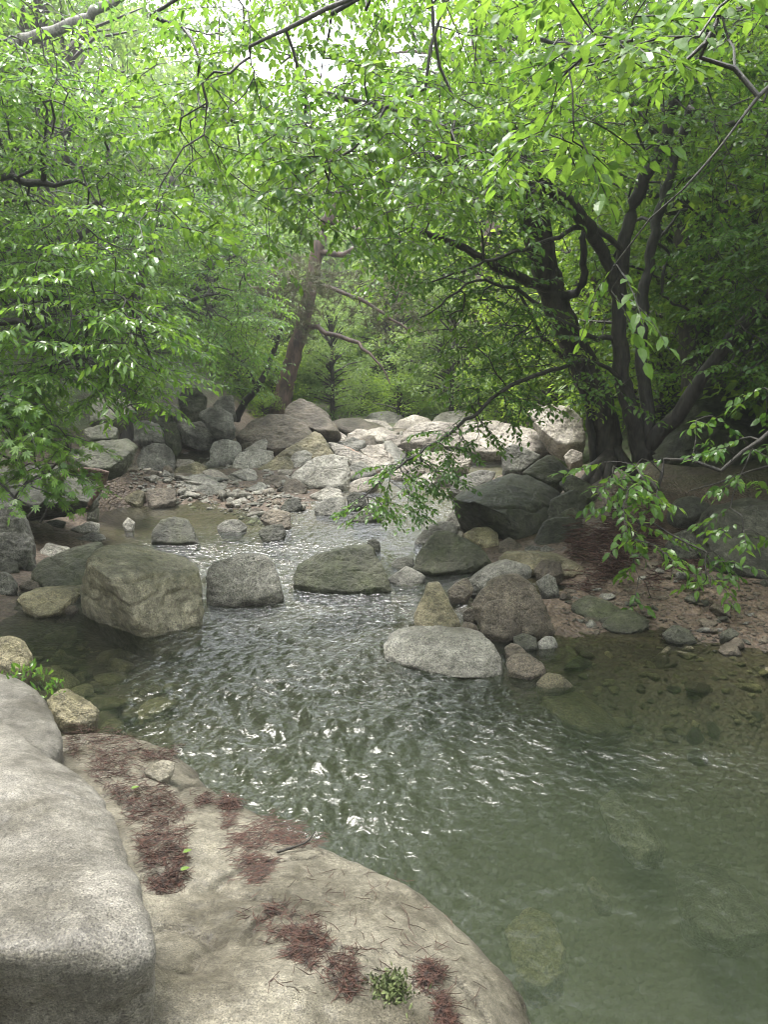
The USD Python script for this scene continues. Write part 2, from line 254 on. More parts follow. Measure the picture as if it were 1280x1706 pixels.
# ------------------------------------------------------------------ water
wy = np.geomspace(1.15, 16.3, 640); wx = np.linspace(-1, 1, 460)
WY = np.repeat(wy[:, None], len(wx), 1); WX = wx[None] * (1.2 + WY * .56)
def ripples(x, y):
    P = np.stack([x * 1.15 + .35 * y, y * .85 - .2 * x, 0 * x], -1)
    w = P + .25 * np.stack([fbm(P * 2.3, 2, 21), fbm(P * 2.3, 2, 22), 0 * x], -1)
    rid = lambda s, k: 1 - np.abs(2 * noise(w * s, k) - 1)
    return .032 * noise(w * 2.2, 31) + .010 * rid(5.5, 32) + .018 * noise(w * 7.5, 35) + .017 * noise(w * 15, 33) + .004 * rid(14, 36) + .008 * noise(w * 30, 34)
pxy, _ = project(np.stack([WX, WY, zprof(WY)], -1))
amp = np.interp(np.clip(pxy[..., 0], 0, 1280), [0, 170, 300, 650, 900, 1280], [.10, .16, 1, .95, .42, .26]) * np.interp(pxy[..., 1], [740, 850, 900, 1000, 1250, 1450, 1700], [.7, .8, 1.0, 1.5, 1.3, .65, .3])
amp = np.where((pxy[..., 0] < 450) & (pxy[..., 1] < 925), amp * .5, amp)
amp = np.where((pxy[..., 0] > 940) & (pxy[..., 1] < 1250), amp * .6, amp)
amp = amp * np.clip(1.5 * fbm(np.stack([WX * .7, WY * 1.1, 0 * WX], -1), 3, 45) + .2, .5, 1.3)
WZ = zprof(WY) + amp * (ripples(WX, WY) - .02)
depth = np.clip(zprof(WY) - ground_z(WX, WY), 0, 3)
murk = np.clip(1 - np.exp(-.45 * depth), 0, .5)
wpath = obj('stream_water', grid_mesh(WX, WY, WZ), M['water'], smooth=True, tint=murk.ravel(), kind='structure', label='rippling green stream pool fed by a small rapid')
slick = np.clip(1.7 * fbm(np.stack([WX * .55 + 3, WY * .8, 0 * WX], -1), 3, 44) - .2, .45, 1.3)
UsdGeom.PrimvarsAPI(stage.GetPrimAtPath(wpath)).CreatePrimvar('flow', Sdf.ValueTypeNames.FloatArray, 'vertex').Set(Vt.FloatArray.FromNumpy((np.clip(1.6 * amp, .12, 1.25) * slick).ravel().astype(np.float32)))

# ------------------------------------------------------------------ rocks
ICO = {k: trimesh.creation.icosphere(k) for k in (1, 2, 3, 4, 5, 6)}
def gauge_rock(pts, lvl, seed, p=12, rough=.04, cracks=0.0):
    """A weathered solid round the given points: the rounded convex hull, roughened."""
    pts = np.asarray(pts, float); lo, hi = pts.min(0), pts.max(0); c = (lo + hi) / 2; h = (hi - lo) / 2 + 1e-6
    q = (pts - c) / h; hull = ConvexHull(q); cen = q[hull.vertices].mean(0); q = q - cen
    eq = np.unique(np.round(ConvexHull(q).equations, 4), axis=0); A, b = eq[:, :3], np.maximum(-eq[:, 3], .05)
    rr = np.random.default_rng(seed + 700); E = unit(rr.normal(0, 1, (9, 3))); sup = (E @ q.T).max(1) * rr.uniform(.86, .99, 9)
    if p < 24: A, b = np.vstack([A, E]), np.r_[b, sup]
    p = p * 2.4
    d = ICO[lvl].vertices
    g = (np.maximum(d @ (A / b[:, None]).T, 0) ** p).sum(1) ** (1 / p)
    v = (d / g[:, None] + cen) * h + c
    m = trimesh.Trimesh(v, ICO[lvl].faces, process=False); n = np.array(m.vertex_normals); s = 2 * np.cbrt(h.prod())
    o = np.array([seed * 7.31, seed * 3.17, seed * 1.93])
    dz = rough * s * ((fbm(v / s * 2.2 + o, 3, seed) - .5) * 2 + .55 * (fbm(v / s * np.array([6, 6, 9.]) + o, 3, seed + 9) - .5) * 2 + .3 * (fbm(v / s * 21 + o, 3, seed + 5) - .5) * 2 - .35 * np.abs(fbm(v / s * np.array([3., 3, 8]) + o, 3, seed + 6) - .5))
    if cracks:
        k = np.abs(fbm(v / s * np.array([1.6, 1.6, 3.2]) + o, 3, seed + 3) - .5)
        dz -= cracks * s * np.exp(-(k / .018) ** 2)
    return v + n * dz[:, None], ICO[lvl].faces
seedc = [0]
def rock(label, poly, mat, name='boulder', cat='boulder', dz=0.0, t=None, p=11, rough=.045, drop=.25, Y=None, base=None, group=None, cracks=.012, lvl=None):
    seedc[0] += 1; poly = [tuple(q) + (None,) * (3 - len(q)) for q in poly]
    xs, ys = np.array([q[0] for q in poly]), np.array([q[1] for q in poly])
    k = np.argmax(ys); Yf = Y if Y else at_ground(xs[k], ys[k], dz)[1]
    w, h = (xs.max() - xs.min()) / FPX * Yf, (ys.max() - ys.min()) / FPX * Yf
    t = t or .8 * min(w, 1.7 * h)
    P = []; cx, cy = xs.mean(), ys.mean() * .55 + ys.max() * .45
    for x, y, dy in poly:
        s = (ys.max() - y) / max(1, ys.max() - ys.min())
        yy = Yf + (dy if dy is not None else t * (.08 + .45 * s)); q = at_dist(x, y, yy); P.append(q)
        if dy is None:
            P.append(at_dist(cx + (x - cx) * .66, cy + (y - cy) * .66, yy - t * .10))
        P.append(at_dist(cx + (x - cx) * .8, cy + (y - cy) * .86, yy) + np.array([0, t * .45, 0]))
        if s < .35: P.append(q + np.array([0, t * .1, -drop * h - .05]))
    size = max(xs.max() - xs.min(), ys.max() - ys.min())
    lvl = lvl or (6 if size > 260 else 5 if size > 85 else 4 if size > 28 else 3)
    return obj(name, gauge_rock(P, lvl, seedc[0], p, rough, cracks if size > 60 else 0), M[mat], smooth=True, label=label, cat=cat, group=group)
def off(poly, *d): return [(x, y) for x, y in poly]

# --- foreground: slab and big boulder on the near left bank
SL = np.array([(30,1190,.2),(110,1203,.14),(230,1213,.12),(300,1235,.10),(370,1310,.08),(460,1362,.08),(545,1400,.08),(630,1437,.08),(700,1470,.08),(760,1515,.08),(810,1560,.08),(860,1620,.08),(900,1690,.08),(920,1790,.08),(900,2100,.08),(0,2300,.2),(-700,2000,.2),(-400,1300,.2)], float)
edge = np.array([at_z(*a)[:2] for a in SL])
tp = np.array([np.r_[at_z(px, py, z)[:2], z] for px, py, z in [(150,1230,.20),(270,1290,.22),(330,1330,.17),(300,1400,.26),(400,1400,.22),(330,1480,.24),(350,1560,.27),(310,1620,.31),(450,1480,.26),(560,1460,.2),(500,1560,.33),(600,1560,.27),(700,1560,.2),
      (430,1650,.38),(600,1660,.33),(760,1640,.22),(840,1690,.17),(700,1706,.3),(330,1700,.36),(200,1300,.24),(250,1600,.4),(0,1500,.3),(600,2000,.4),(100,2000,.5),(800,1900,.2)]])
TOP = RBFInterpolator(np.vstack([tp[:, :2], edge]), np.r_[tp[:, 2], np.full(len(edge), .16)], kernel='linear', smoothing=.01)
def signed(P, poly):
    a, b = poly, np.roll(poly, -1, 0); best = np.full(len(P), 1e9); inside = np.zeros(len(P), bool)
    for (x0, y0), (x1, y1) in zip(a, b):
        e = np.array([x1 - x0, y1 - y0]); w = P - [x0, y0]; s = np.clip(w @ e / (e @ e), 0, 1)
        best = np.minimum(best, np.hypot(*(w - s[:, None] * e).T))
        cr = ((y0 > P[:, 1]) != (y1 > P[:, 1])); xi = x0 + (P[:, 1] - y0) / (y1 - y0 + 1e-12) * (x1 - x0); inside ^= cr & (P[:, 0] < xi)
    return np.where(inside, best, -best)
def slab_z(P):
    d = signed(P, edge); P3 = np.c_[P, 0 * d]; d = d + .05 * (fbm(P3 * 5, 3, 2) - .5)
    z = TOP(P) + .05 * (fbm(P3 * 3.5, 4, 6) - .5) + .018 * (fbm(P3 * 14, 3, 7) - .5) + .006 * (fbm(P3 * 50, 2, 9) - .5)
    ck = np.abs(fbm(P3 * np.array([1.5, 2.2, 1]) + 5, 3, 12) - .5); z = z - .022 * np.exp(-(ck / .010) ** 2)
    return np.where(d > 0, z - .16 * np.exp(-np.maximum(d, 0) / .09), z - .16 - 1.6 * np.maximum(-d, 0) ** .85)
from scipy.interpolate import RegularGridInterpolator
sx, sy = np.linspace(-2.6, .95, 300), np.linspace(.8, 4.1, 290); SX, SY = np.meshgrid(sx, sy)
SZ = slab_z(np.stack([SX.ravel(), SY.ravel()], 1)).reshape(SX.shape)
SGRID = RegularGridInterpolator((sy, sx), SZ, bounds_error=False, fill_value=.1)
obj('slab', grid_mesh(SX, SY, np.maximum(SZ, -1.0), SZ > -1.0), M['slab'], smooth=True, label='broad tan granite slab sloping into the pool in the foreground', cat='slab')
def block(label, top, zdown, mat, name='boulder', p=14, rough=.02, lvl=6, bulge=.05, spread=1.0):
    T_ = np.array([at_z(*a) for a in top]); c = T_.mean(0); P = list(T_) + [c + [0, 0, bulge]] + [c + .6 * (q - c) + [0, 0, bulge * .7] for q in T_]
    P += [np.r_[c[:2] + spread * (q[:2] - c[:2]), zdown] for q in T_]
    seedc[0] += 1
    return obj(name, gauge_rock(P, lvl, seedc[0], p, rough, .007), M[mat], smooth=True, label=label, cat='boulder')
block('big rounded pale granite boulder filling the lower left corner', [(-260,1215,.66),(0,1190,.68),(120,1275,.66),(185,1335,.66),(215,1400,.67),(240,1470,.70),(262,1540,.72),(272,1590,.70),(200,1600,.74),(0,1590,.76),(-250,1600,.76)], .0, 'fore', p=16, rough=.018, spread=.7)
block('low granite boulder behind the big foreground boulder, green along its side', [(-300,1120,.52),(0,1112,.52),(38,1128,.5),(75,1160,.48),(100,1205,.46),(108,1235,.44),(60,1300,.5),(-300,1300,.5)], -.1, 'fore', p=14, rough=.02, lvl=5, bulge=.04)

R = rock
R('blocky olive granite boulder with a deep shadowed left face at the pool edge', [(134,982,.55),(139,955,.42),(147,936,.06),(150,926,.3),(166,908,.6),(192,903,.65),(245,914,.65),(290,921,.62),(318,932,.55),(336,947,.45),(338,965,.36),(335,1005,.25),(329,1040,.2),(308,1058,.12),(268,1064,0),(258,1061,-.06),(218,1015,-.12),(180,966,-.1),(200,1048,.45),(160,1031,.55),(136,1010,.6)], 'block', p=26, rough=.034, cracks=.03, t=.7)
R('pale grey boulder beside the blocky olive boulder, water washing its foot', [(338,945),(350,935),(395,926),(440,924),(458,936),(466,960),(476,990),(450,1003),(380,1015),(345,1010)], 'pale', p=16, t=.6)
R('dark greenish boulder standing alone in midstream, with a small stone behind its tip', [(486,978),(491,942),(536,920),(584,913),(618,910),(632,925),(648,965),(657,985),(640,990),(567,993),(510,985)], 'mossy', p=18, t=.7)
R('small dark rounded stone perched behind the midstream boulder', [(611,902),(621,896),(633,902),(635,920),(622,916)], 'dark', name='stone', cat='stone', Y=8.2, drop=.8)
R('rough grey boulder at the left edge of the frame beside brown sand', [(-50,850),(-10,825),(15,838),(35,865),(52,905),(56,932),(40,944),(0,938),(-40,944)], 'grey', dz=.1)
R('round dark stone under the left edge boulder', [(-4,938),(12,930),(28,938),(31,950),(20,958),(0,957)], 'dark', name='stone', cat='stone', dz=.05)
R('smooth wide olive boulder between the blocky boulder and the left sand', [(47,965),(60,936),(100,917),(160,905),(165,940),(150,982),(70,985)], 'mossy', dz=.02, t=.9)
R('lichen grey stone cut by the left frame edge above the shallows', [(-25,955),(0,952),(15,957),(29,977),(20,992),(-25,998)], 'grey', name='stone', cat='stone')
R('low flat-topped tan block in the shallows left of the blocky boulder', [(26,997),(35,987),(132,981),(134,992),(105,1012),(95,1026),(57,1031),(38,1014)], 'olive', p=18, t=.6)
R('small reddish cube-like stone wedged against the blocky boulder', [(106,1018),(112,1008),(127,1009),(130,1017),(115,1025)], 'brown', name='stone', cat='stone')
R('wet brownish stone behind the low tan block', [(28,976),(45,966),(66,970),(69,981),(45,986)], 'brown', name='stone', cat='stone')
R('wet pale flat rock shining at the foot of the left sand', [(60,925),(75,903),(95,910),(117,915),(90,930),(62,934)], 'pale', name='stone', cat='stone', dz=.02)
R('small dark wet stone between left boulder and smooth olive boulder', [(38,957),(48,936),(62,943),(57,957)], 'dark', name='stone', cat='stone', dz=.02)
R('pale wet ledge stone at the left backwater, the upper one', [(115,882),(148,868),(166,873),(162,886),(130,890)], 'pale', name='stone', cat='stone')
R('pale wet ledge stone at the left backwater, the lower one', [(116,902),(150,888),(172,890),(178,898),(140,908)], 'grey', name='stone', cat='stone')
R('pointed pale stone poking out of the left backwater', [(203,874),(212,861),(225,870),(222,884),(210,886)], 'pale', name='stone', cat='stone', p=20)
R('flat mossy stone lying on the left sand', [(75,869),(94,865),(111,870),(102,877),(82,877)], 'mossy', name='stone', cat='stone', dz=.06)
R('slim stone standing below the red root', [(143,864),(146,843),(158,838),(165,847),(163,865),(150,868)], 'mossy', name='stone', cat='stone', dz=.03)
R('dark mossy boulder sitting in the left backwater', [(250,884),(262,866),(285,860),(312,866),(326,886),(335,906),(300,910),(254,904)], 'dark', p=14)
R('low pale flat rock awash in the backwater', [(358,880),(375,866),(400,866),(414,877),(405,888),(365,888)], 'grey', name='stone', cat='stone')
R('dark rounded stone at the tip of the left gravel spit', [(428,886),(445,874),(470,872),(478,888),(472,902),(440,905)], 'dark', name='stone', cat='stone')
R('tan stone behind the dark stone on the gravel spit tip', [(431,866),(440,850),(460,848),(484,855),(488,882),(470,884),(450,875)], 'brown', name='stone', cat='stone')
R('round green-grey boulder on the left gravel beside the sand hollow', [(226,764),(238,741),(254,735),(275,739),(290,754),(293,768),(286,785),(256,790),(232,788)], 'grey', p=9)
R('cracked brown boulder left of the round green-grey one', [(198,778),(202,766),(211,756),(224,760),(233,788),(205,798)], 'brown')
R('lined dark grey boulder under the left tree', [(207,724),(224,701),(238,699),(262,707),(273,722),(276,739),(247,737),(211,736)], 'grey', dz=.25)
R('long grey slanting slab with fine grain on the left bank', [(277,672),(301,679),(345,703),(380,724),(376,730),(339,734),(305,724),(295,700)], 'grey', name='slab', cat='slab', dz=.25, p=20)
R('mossy dark boulder at the head of the slanting slab', [(248,700),(275,677),(297,683),(309,707),(301,718),(271,712),(253,708)], 'mossy', dz=.35, p=20)
R('upright mossy block below the slanting slab', [(272,706),(295,703),(302,735),(293,748),(275,738)], 'mossy', dz=.15, p=18)
R('grey triangular boulder behind the slanting slab', [(326,690),(348,677),(365,678),(388,689),(392,715),(380,724),(350,712)], 'grey', dz=.45, p=20)
R('grey square-shouldered rock behind the triangular boulder', [(352,676),(368,660),(388,658),(394,690),(370,694)], 'grey', dz=.7, p=20)
R('dim fractured rock beneath the leaves above the slanting slab', [(294,660),(310,645),(330,646),(346,662),(342,686),(315,692),(300,680)], 'mossy', dz=.75, p=20)
R('large domed grey-brown boulder below the leaning pine', [(380,730),(397,713),(422,698),(450,687),(470,690),(499,694),(523,711),(528,725),(500,748),(461,756),(435,752),(401,744)], 'brown', dz=.1, t=1.5, p=9)
R('tilted wedge boulder leaning on the domed boulder', [(455,762),(490,738),(523,716),(536,722),(557,756),(547,766),(502,768)], 'olive', dz=.05, p=22)
R('knobbly round-headed rock beside the orange sand hollow', [(347,750),(356,734),(378,731),(399,736),(405,749),(393,765),(386,777),(365,777),(351,771)], 'grey')
R('broad beige boulder in front of the domed boulder', [(385,772),(397,752),(431,747),(456,752),(459,762),(428,783),(388,784)], 'pale')
R('thin buff wedge stone lying against the domed boulder', [(403,750),(442,729),(447,735),(442,747),(409,754)], 'pale', name='stone', cat='stone', p=22, dz=.15)
R('smooth buff boulder between the beige boulder and the white-topped one', [(426,782),(461,762),(480,760),(491,771),(489,785),(431,788)], 'olive')
R('white-topped grey boulder in the middle of the left rocks', [(478,770),(493,751),(510,749),(522,756),(520,768),(491,785),(480,780)], 'pale', p=16)
R('large speckled pinkish boulder with a crack along its base', [(480,795),(510,769),(532,760),(553,756),(581,762),(585,790),(578,820),(529,815),(504,811)], 'pale', p=16)
R('grey-brown stone in front of the smooth buff boulder', [(436,805),(444,794),(476,791),(485,798),(470,815),(442,817)], 'brown', name='stone', cat='stone')
R('reddish brown stone below the speckled boulder', [(466,816),(480,797),(495,797),(513,810),(511,824),(491,829),(471,825)], 'brown', name='stone', cat='stone')
R('flat whitish slab below the speckled boulder', [(514,826),(547,809),(570,816),(573,828),(529,836)], 'pale', name='slab', cat='slab')
R('smooth grey boulder at the water edge below the whitish slab', [(522,848),(540,831),(574,827),(582,850),(574,860),(530,860)], 'grey')
R('dark brown stone on the gravel right of the pool', [(466,846),(480,831),(495,829),(505,843),(495,853),(472,855)], 'dark', name='stone', cat='stone')
R('flat wet layered slab across the left gravel', [(373,793),(412,779),(429,784),(433,801),(388,809),(379,804)], 'pale', name='slab', cat='slab')
R('white slanting slab beside the flat triangular boulder', [(335,786),(350,780),(372,790),(389,804),(386,812),(357,808)], 'white', name='slab', cat='slab')
R('flat triangular grey boulder on the left gravel', [(281,808),(314,790),(339,790),(365,808),(380,824),(361,829),(294,824)], 'grey', t=.8)
R('mossy brown boulder behind the flat triangular one', [(280,802),(292,781),(329,769),(347,777),(338,792),(307,798)], 'olive')
R('small white flat stone at the edge of the orange sand', [(290,777),(294,764),(322,766),(328,773),(300,780)], 'white', name='stone', cat='stone')
R('reddish brown blocky boulder beside the left backwater', [(241,829),(245,814),(279,812),(294,817),(296,834),(281,842),(249,847)], 'brown', p=16)
R('green-tinged wedge stone left of the reddish block', [(200,832),(230,814),(242,820),(238,840),(228,845)], 'olive', name='stone', cat='stone')
R('buff stone above the green-tinged wedge', [(228,816),(251,797),(269,803),(268,814),(240,821)], 'pale', name='stone', cat='stone')
R('dark stone half hidden by the hanging spray in the rapid, the upper one', [(575,828),(589,819),(607,824),(613,840),(583,853)], 'dark', name='boulder')
R('dark rounded boulder in the rapid under the hanging leaf spray', [(581,864),(613,843),(630,838),(638,848),(637,863),(602,873),(587,870)], 'dark')
R('flat white rock behind the hanging leaf spray', [(579,812),(589,800),(630,791),(643,800),(615,822),(583,822)], 'white')
R('grey rock under the lower end of the rust-streaked slab', [(583,774),(602,766),(613,776),(632,789),(596,804),(585,804)], 'grey')
R('long sloping slab streaked with rust orange', [(543,736),(568,740),(610,758),(650,780),(643,791),(585,773),(555,754)], 'rust', name='slab', cat='slab', p=22)
R('grey angular rock on the rust-streaked slab', [(569,739),(589,727),(600,731),(600,746),(585,750),(572,744)], 'grey', p=18)
R('white domed boulder at the far bend of the stream', [(575,726),(596,714),(615,716),(639,724),(641,736),(602,743),(577,738)], 'white')
R('pinkish block at the far bend right of the white dome', [(640,731),(652,722),(677,726),(679,735),(660,749),(645,743)], 'white', p=16)
R('white craggy boulder below the far white dome', [(596,749),(619,739),(651,754),(662,772),(652,778),(624,770)], 'white')
R('yellowish flat rock between the far white boulders', [(622,741),(645,738),(673,749),(652,762)], 'white', name='stone', cat='stone')
R('big brown wedge rock leaning behind the domed boulder', [(471,696),(472,676),(500,664),(519,672),(547,691),(569,722),(536,724)], 'brown', dz=.3, t=1.4)
R('dark rock behind the foot of the pine', [(428,690),(436,662),(455,656),(478,662),(480,695),(450,697)], 'mossy', Y=18.6, p=18)
R('cream upright stone at the right shoulder of the domed boulder', [(500,695),(510,687),(519,693),(535,721),(524,720)], 'white', name='stone', cat='stone', dz=.2)
R('small cream block left of the far white stones', [(534,721),(549,719),(549,733),(537,733)], 'white', name='stone', cat='stone')
R('white low stone next to the small cream block', [(548,723),(566,718),(578,726),(577,736),(549,735)], 'white', name='stone', cat='stone')
R('long pale boulder across the stream behind the spray, left half', [(664,740),(672,716),(700,702),(725,697),(768,702),(778,730),(770,748),(700,748)], 'white', dz=.1)
R('long whale-backed pale boulder behind the right rocks', [(765,745),(770,703),(800,697),(830,696),(860,704),(890,712),(922,738),(925,750),(900,762),(840,760),(780,757)], 'white', dz=.1, t=1.4)
R('cream fractured boulder overhanging a dark gap right of the whale-backed one', [(877,687),(890,677),(920,680),(952,673),(972,697),(977,742),(955,750),(925,738),(892,714)], 'white', dz=.35, t=1.2, p=18)
R('yellowish stone below the cream fractured boulder', [(938,760),(952,747),(972,754),(972,767),(950,775)], 'white', name='stone', cat='stone', dz=.3)
R('white sloping rock among the far right rapid', [(690,775),(720,752),(760,748),(790,760),(780,778),(730,790)], 'white', dz=.02)
R('pale boulder where the rapid begins, behind the spray', [(650,790),(672,768),(700,765),(712,782),(690,800),(660,802)], 'white', dz=.02)
R('pale low rock at the right margin of the rapid', [(745,818),(765,795),(800,783),(830,785),(820,805),(770,826)], 'grey', dz=.05)
R('grey peaked boulder left of the dark pyramid rock', [(835,762),(847,742),(860,739),(880,747),(904,758),(880,785),(862,790),(840,786)], 'grey', dz=.2, Y=10.2)
R('dark pyramid-shaped rock behind the overhanging one', [(870,788),(912,757),(920,758),(952,786),(938,806),(912,808)], 'mossy', dz=.3, p=24, Y=9.6)
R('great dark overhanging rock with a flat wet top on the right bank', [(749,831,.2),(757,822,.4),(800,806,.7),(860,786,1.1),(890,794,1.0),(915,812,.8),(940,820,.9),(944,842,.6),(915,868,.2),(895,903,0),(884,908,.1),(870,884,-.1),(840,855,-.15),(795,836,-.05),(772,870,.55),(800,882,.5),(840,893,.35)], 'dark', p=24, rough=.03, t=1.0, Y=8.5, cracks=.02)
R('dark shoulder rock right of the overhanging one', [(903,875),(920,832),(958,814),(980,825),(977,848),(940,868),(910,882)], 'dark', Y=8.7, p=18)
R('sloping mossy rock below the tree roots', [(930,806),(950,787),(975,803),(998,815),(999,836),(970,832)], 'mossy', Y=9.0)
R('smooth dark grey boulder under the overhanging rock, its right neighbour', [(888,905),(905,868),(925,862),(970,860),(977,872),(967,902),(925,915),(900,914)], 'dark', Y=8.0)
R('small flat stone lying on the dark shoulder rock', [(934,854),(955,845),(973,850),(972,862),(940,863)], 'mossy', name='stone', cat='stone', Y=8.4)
R('rounded dark green boulder at the right stream edge', [(686,948),(692,925),(707,902),(725,885),(750,884),(790,902),(815,917),(827,934),(790,952),(755,958),(715,963)], 'mossy', p=12, t=.8)
R('wet grey boulder behind the rounded dark green one', [(688,908),(700,887),(725,870),(745,867),(763,874),(767,890),(740,902),(710,912)], 'grey')
R('pale wet stone tucked against the overhanging rock', [(743,868),(748,853),(762,848),(781,860),(780,882),(760,880)], 'pale', name='stone', cat='stone')
R('lumpy olive stone below the overhanging rock, left of the brown one', [(770,890),(790,879),(802,881),(815,878),(830,887),(834,908),(815,914),(785,902)], 'olive', dz=.05)
R('brown stone below the overhanging rock', [(830,905),(850,895),(874,910),(866,923),(832,923)], 'brown', name='stone', cat='stone', dz=.08)
R('small grey stone right of the brown stone, first of a row', [(873,914),(885,907),(905,912),(908,924),(885,925)], 'grey', name='stone', cat='stone', dz=.1)
R('second small grey stone in the row below the smooth boulder', [(900,915),(910,908),(929,917),(924,928),(904,926)], 'grey', name='stone', cat='stone', dz=.1)
R('third small grey stone at the foot of the red needle heap', [(926,920),(942,910),(957,918),(947,929),(930,928)], 'grey', name='stone', cat='stone', dz=.1)
R('long flat olive rock lying behind the stacked right boulders', [(822,936),(837,922),(890,922),(935,925),(962,936),(994,957),(950,964),(880,952)], 'olive', dz=.05, t=.6)
R('tan square stone on the long flat rock', [(888,950),(905,932),(935,936),(940,957),(902,964)], 'brown', name='stone', cat='stone', dz=.12, p=18)
R('grey upright stone at the edge of the right gravel', [(893,970),(915,955),(927,963),(934,992),(910,996)], 'grey', name='stone', cat='stone', dz=.05, p=18)
R('blue-grey streaked boulder behind the big brown one', [(775,970),(815,942),(852,932),(885,942),(890,962),(815,985),(790,983)], 'grey', dz=.08)
R('big rounded brown boulder in the right stack', [(785,990),(815,965),(857,954),(880,959),(912,1002),(929,1050),(900,1066),(865,1066),(800,1030)], 'brown', p=10, dz=.02)
R('pitted round brown boulder in front of the big brown one', [(799,1022),(812,1002),(840,995),(860,1003),(874,1040),(862,1070),(835,1071),(802,1052)], 'brown', p=8, dz=.02)
R('upright grey wedge rock beside the stream with a rusty foot', [(688,1020),(713,972),(733,970),(748,1000),(769,1034),(767,1058),(735,1064),(698,1057)], 'olive', p=16, t=.5)
R('flat pale whale-like boulder awash in the middle of the pool', [(631,1085),(640,1062),(672,1055),(730,1056),(800,1063),(828,1072),(842,1092),(845,1118),(838,1138),(760,1140),(690,1128),(640,1105)], 'pale', p=12, t=.8, drop=.1, dz=-.01)
R('oval brown boulder at the right end of the pale awash boulder', [(840,1104),(857,1092),(887,1091),(911,1106),(912,1122),(887,1136),(848,1124)], 'brown', p=9)
R('grey-brown stone above the oval brown boulder', [(840,1080),(852,1071),(868,1076),(882,1090),(872,1096),(845,1097)], 'brown', name='stone', cat='stone', dz=.03)
R('small pale stone at the inlet beside the big brown boulder', [(895,1072),(910,1061),(925,1062),(932,1076),(915,1085),(900,1081)], 'grey', name='stone', cat='stone')
R('green-brown stone just under water right of the oval boulder', [(892,1138),(915,1122),(937,1125),(958,1144),(930,1155),(900,1153)], 'olive', name='stone', cat='stone', dz=-.02)
R('brown angular stone between the upright wedge and the big boulder', [(745,985),(760,970),(779,962),(791,980),(775,1002),(755,1000)], 'brown', name='stone', cat='stone', dz=.03)
R('tan stone jammed left of the pitted round boulder', [(770,1020),(784,1011),(801,1027),(792,1040),(775,1036)], 'brown', name='stone', cat='stone', dz=.03)
R('rusty stone at the right foot of the upright wedge', [(762,1050),(775,1035),(795,1040),(802,1058),(785,1066),(768,1063)], 'brown', name='stone', cat='stone')
R('dark stone under the pitted round boulder', [(855,1062),(875,1055),(895,1062),(897,1080),(878,1086),(860,1078)], 'dark', name='stone', cat='stone')
R('small wet stone in the current left of the rounded green boulder', [(650,940),(665,927),(690,929),(692,942),(660,951)], 'grey', name='stone', cat='stone')
R('wet boulder awash below the rounded green boulder', [(645,965),(677,942),(710,958),(706,980),(660,980)], 'grey', dz=-.02)
R('smooth green-grey rock on the right gravel', [(951,1012),(977,995),(1013,1000),(1036,1013),(1037,1028),(1013,1044),(990,1040)], 'mossy', t=.45, p=9)
R('cracked green-grey rock right of the smooth one at the gravel edge', [(1002,1044),(1019,1026),(1048,1024),(1072,1021),(1086,1032),(1079,1049),(1054,1059),(1019,1056)], 'mossy', t=.4, cracks=.03)
R('dark flat stone at the right waterline', [(1103,1057),(1126,1041),(1157,1051),(1163,1071),(1126,1071)], 'dark', name='stone', cat='stone', dz=.02)
R('dark wet stone near the right frame edge on the gravel', [(1201,1059),(1221,1046),(1234,1055),(1218,1065)], 'dark', name='stone', cat='stone', dz=.06)
R('long flat brown stone at the foot of the dark right boulder', [(1150,962),(1167,949),(1202,961),(1196,973),(1167,971)], 'brown', name='stone', cat='stone', dz=.2)
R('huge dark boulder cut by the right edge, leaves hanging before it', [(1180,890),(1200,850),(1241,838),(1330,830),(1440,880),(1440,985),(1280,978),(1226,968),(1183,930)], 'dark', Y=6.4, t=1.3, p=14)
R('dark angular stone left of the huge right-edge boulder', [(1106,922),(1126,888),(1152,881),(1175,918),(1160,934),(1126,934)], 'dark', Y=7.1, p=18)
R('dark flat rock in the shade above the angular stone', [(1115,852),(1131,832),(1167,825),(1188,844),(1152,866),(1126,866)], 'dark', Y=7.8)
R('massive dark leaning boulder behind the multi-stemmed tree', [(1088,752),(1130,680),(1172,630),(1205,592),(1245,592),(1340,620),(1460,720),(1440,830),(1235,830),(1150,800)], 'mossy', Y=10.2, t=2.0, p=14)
R('mossy bank rock beneath the left maple', [(110,765),(140,740),(207,729),(228,745),(203,775),(175,786),(140,782)], 'mossy', Y=9.6, t=.9)
R('dim slab rock above the mossy bank rock', [(138,716),(175,704),(196,714),(194,732),(145,734)], 'mossy', Y=10.2)
R('greenish rock higher on the left bank behind hanging leaves', [(145,668),(180,655),(210,662),(228,684),(197,706),(148,704)], 'mossy', Y=10.8)
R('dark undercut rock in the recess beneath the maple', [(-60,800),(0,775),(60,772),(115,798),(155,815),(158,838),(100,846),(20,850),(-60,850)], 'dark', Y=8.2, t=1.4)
R('mossy stone at the water behind the foreground boulder', [(-25,1066),(10,1057),(34,1069),(51,1095),(47,1120),(0,1118)], 'olive', dz=.1)
R('mossy-edged rock between foreground boulder and slab', [(73,1166),(95,1150),(140,1173),(161,1190),(157,1207),(120,1211),(98,1204)], 'olive', dz=.05)
R('long low pale boulder closing the far end of the stream, left of centre', [(560,716),(575,704),(610,698),(645,702),(660,714),(640,722),(580,722)], 'white', Y=17.0, t=1.2, p=14)
R('pale rounded boulder behind the pinkish block at the far end', [(650,716),(664,700),(690,692),(716,697),(728,712),(700,720)], 'white', Y=17.4, t=1.1, p=14)
R('grey far boulder half hidden behind the long pale ones', [(600,702),(618,688),(648,684),(672,692),(680,706),(640,710)], 'grey', Y=18.6, t=1.1, p=16)
R('pale far boulder above the whale-backed one', [(715,704),(735,688),(770,684),(800,692),(812,706),(760,712)], 'pale', Y=18.2, t=1.2, p=14)
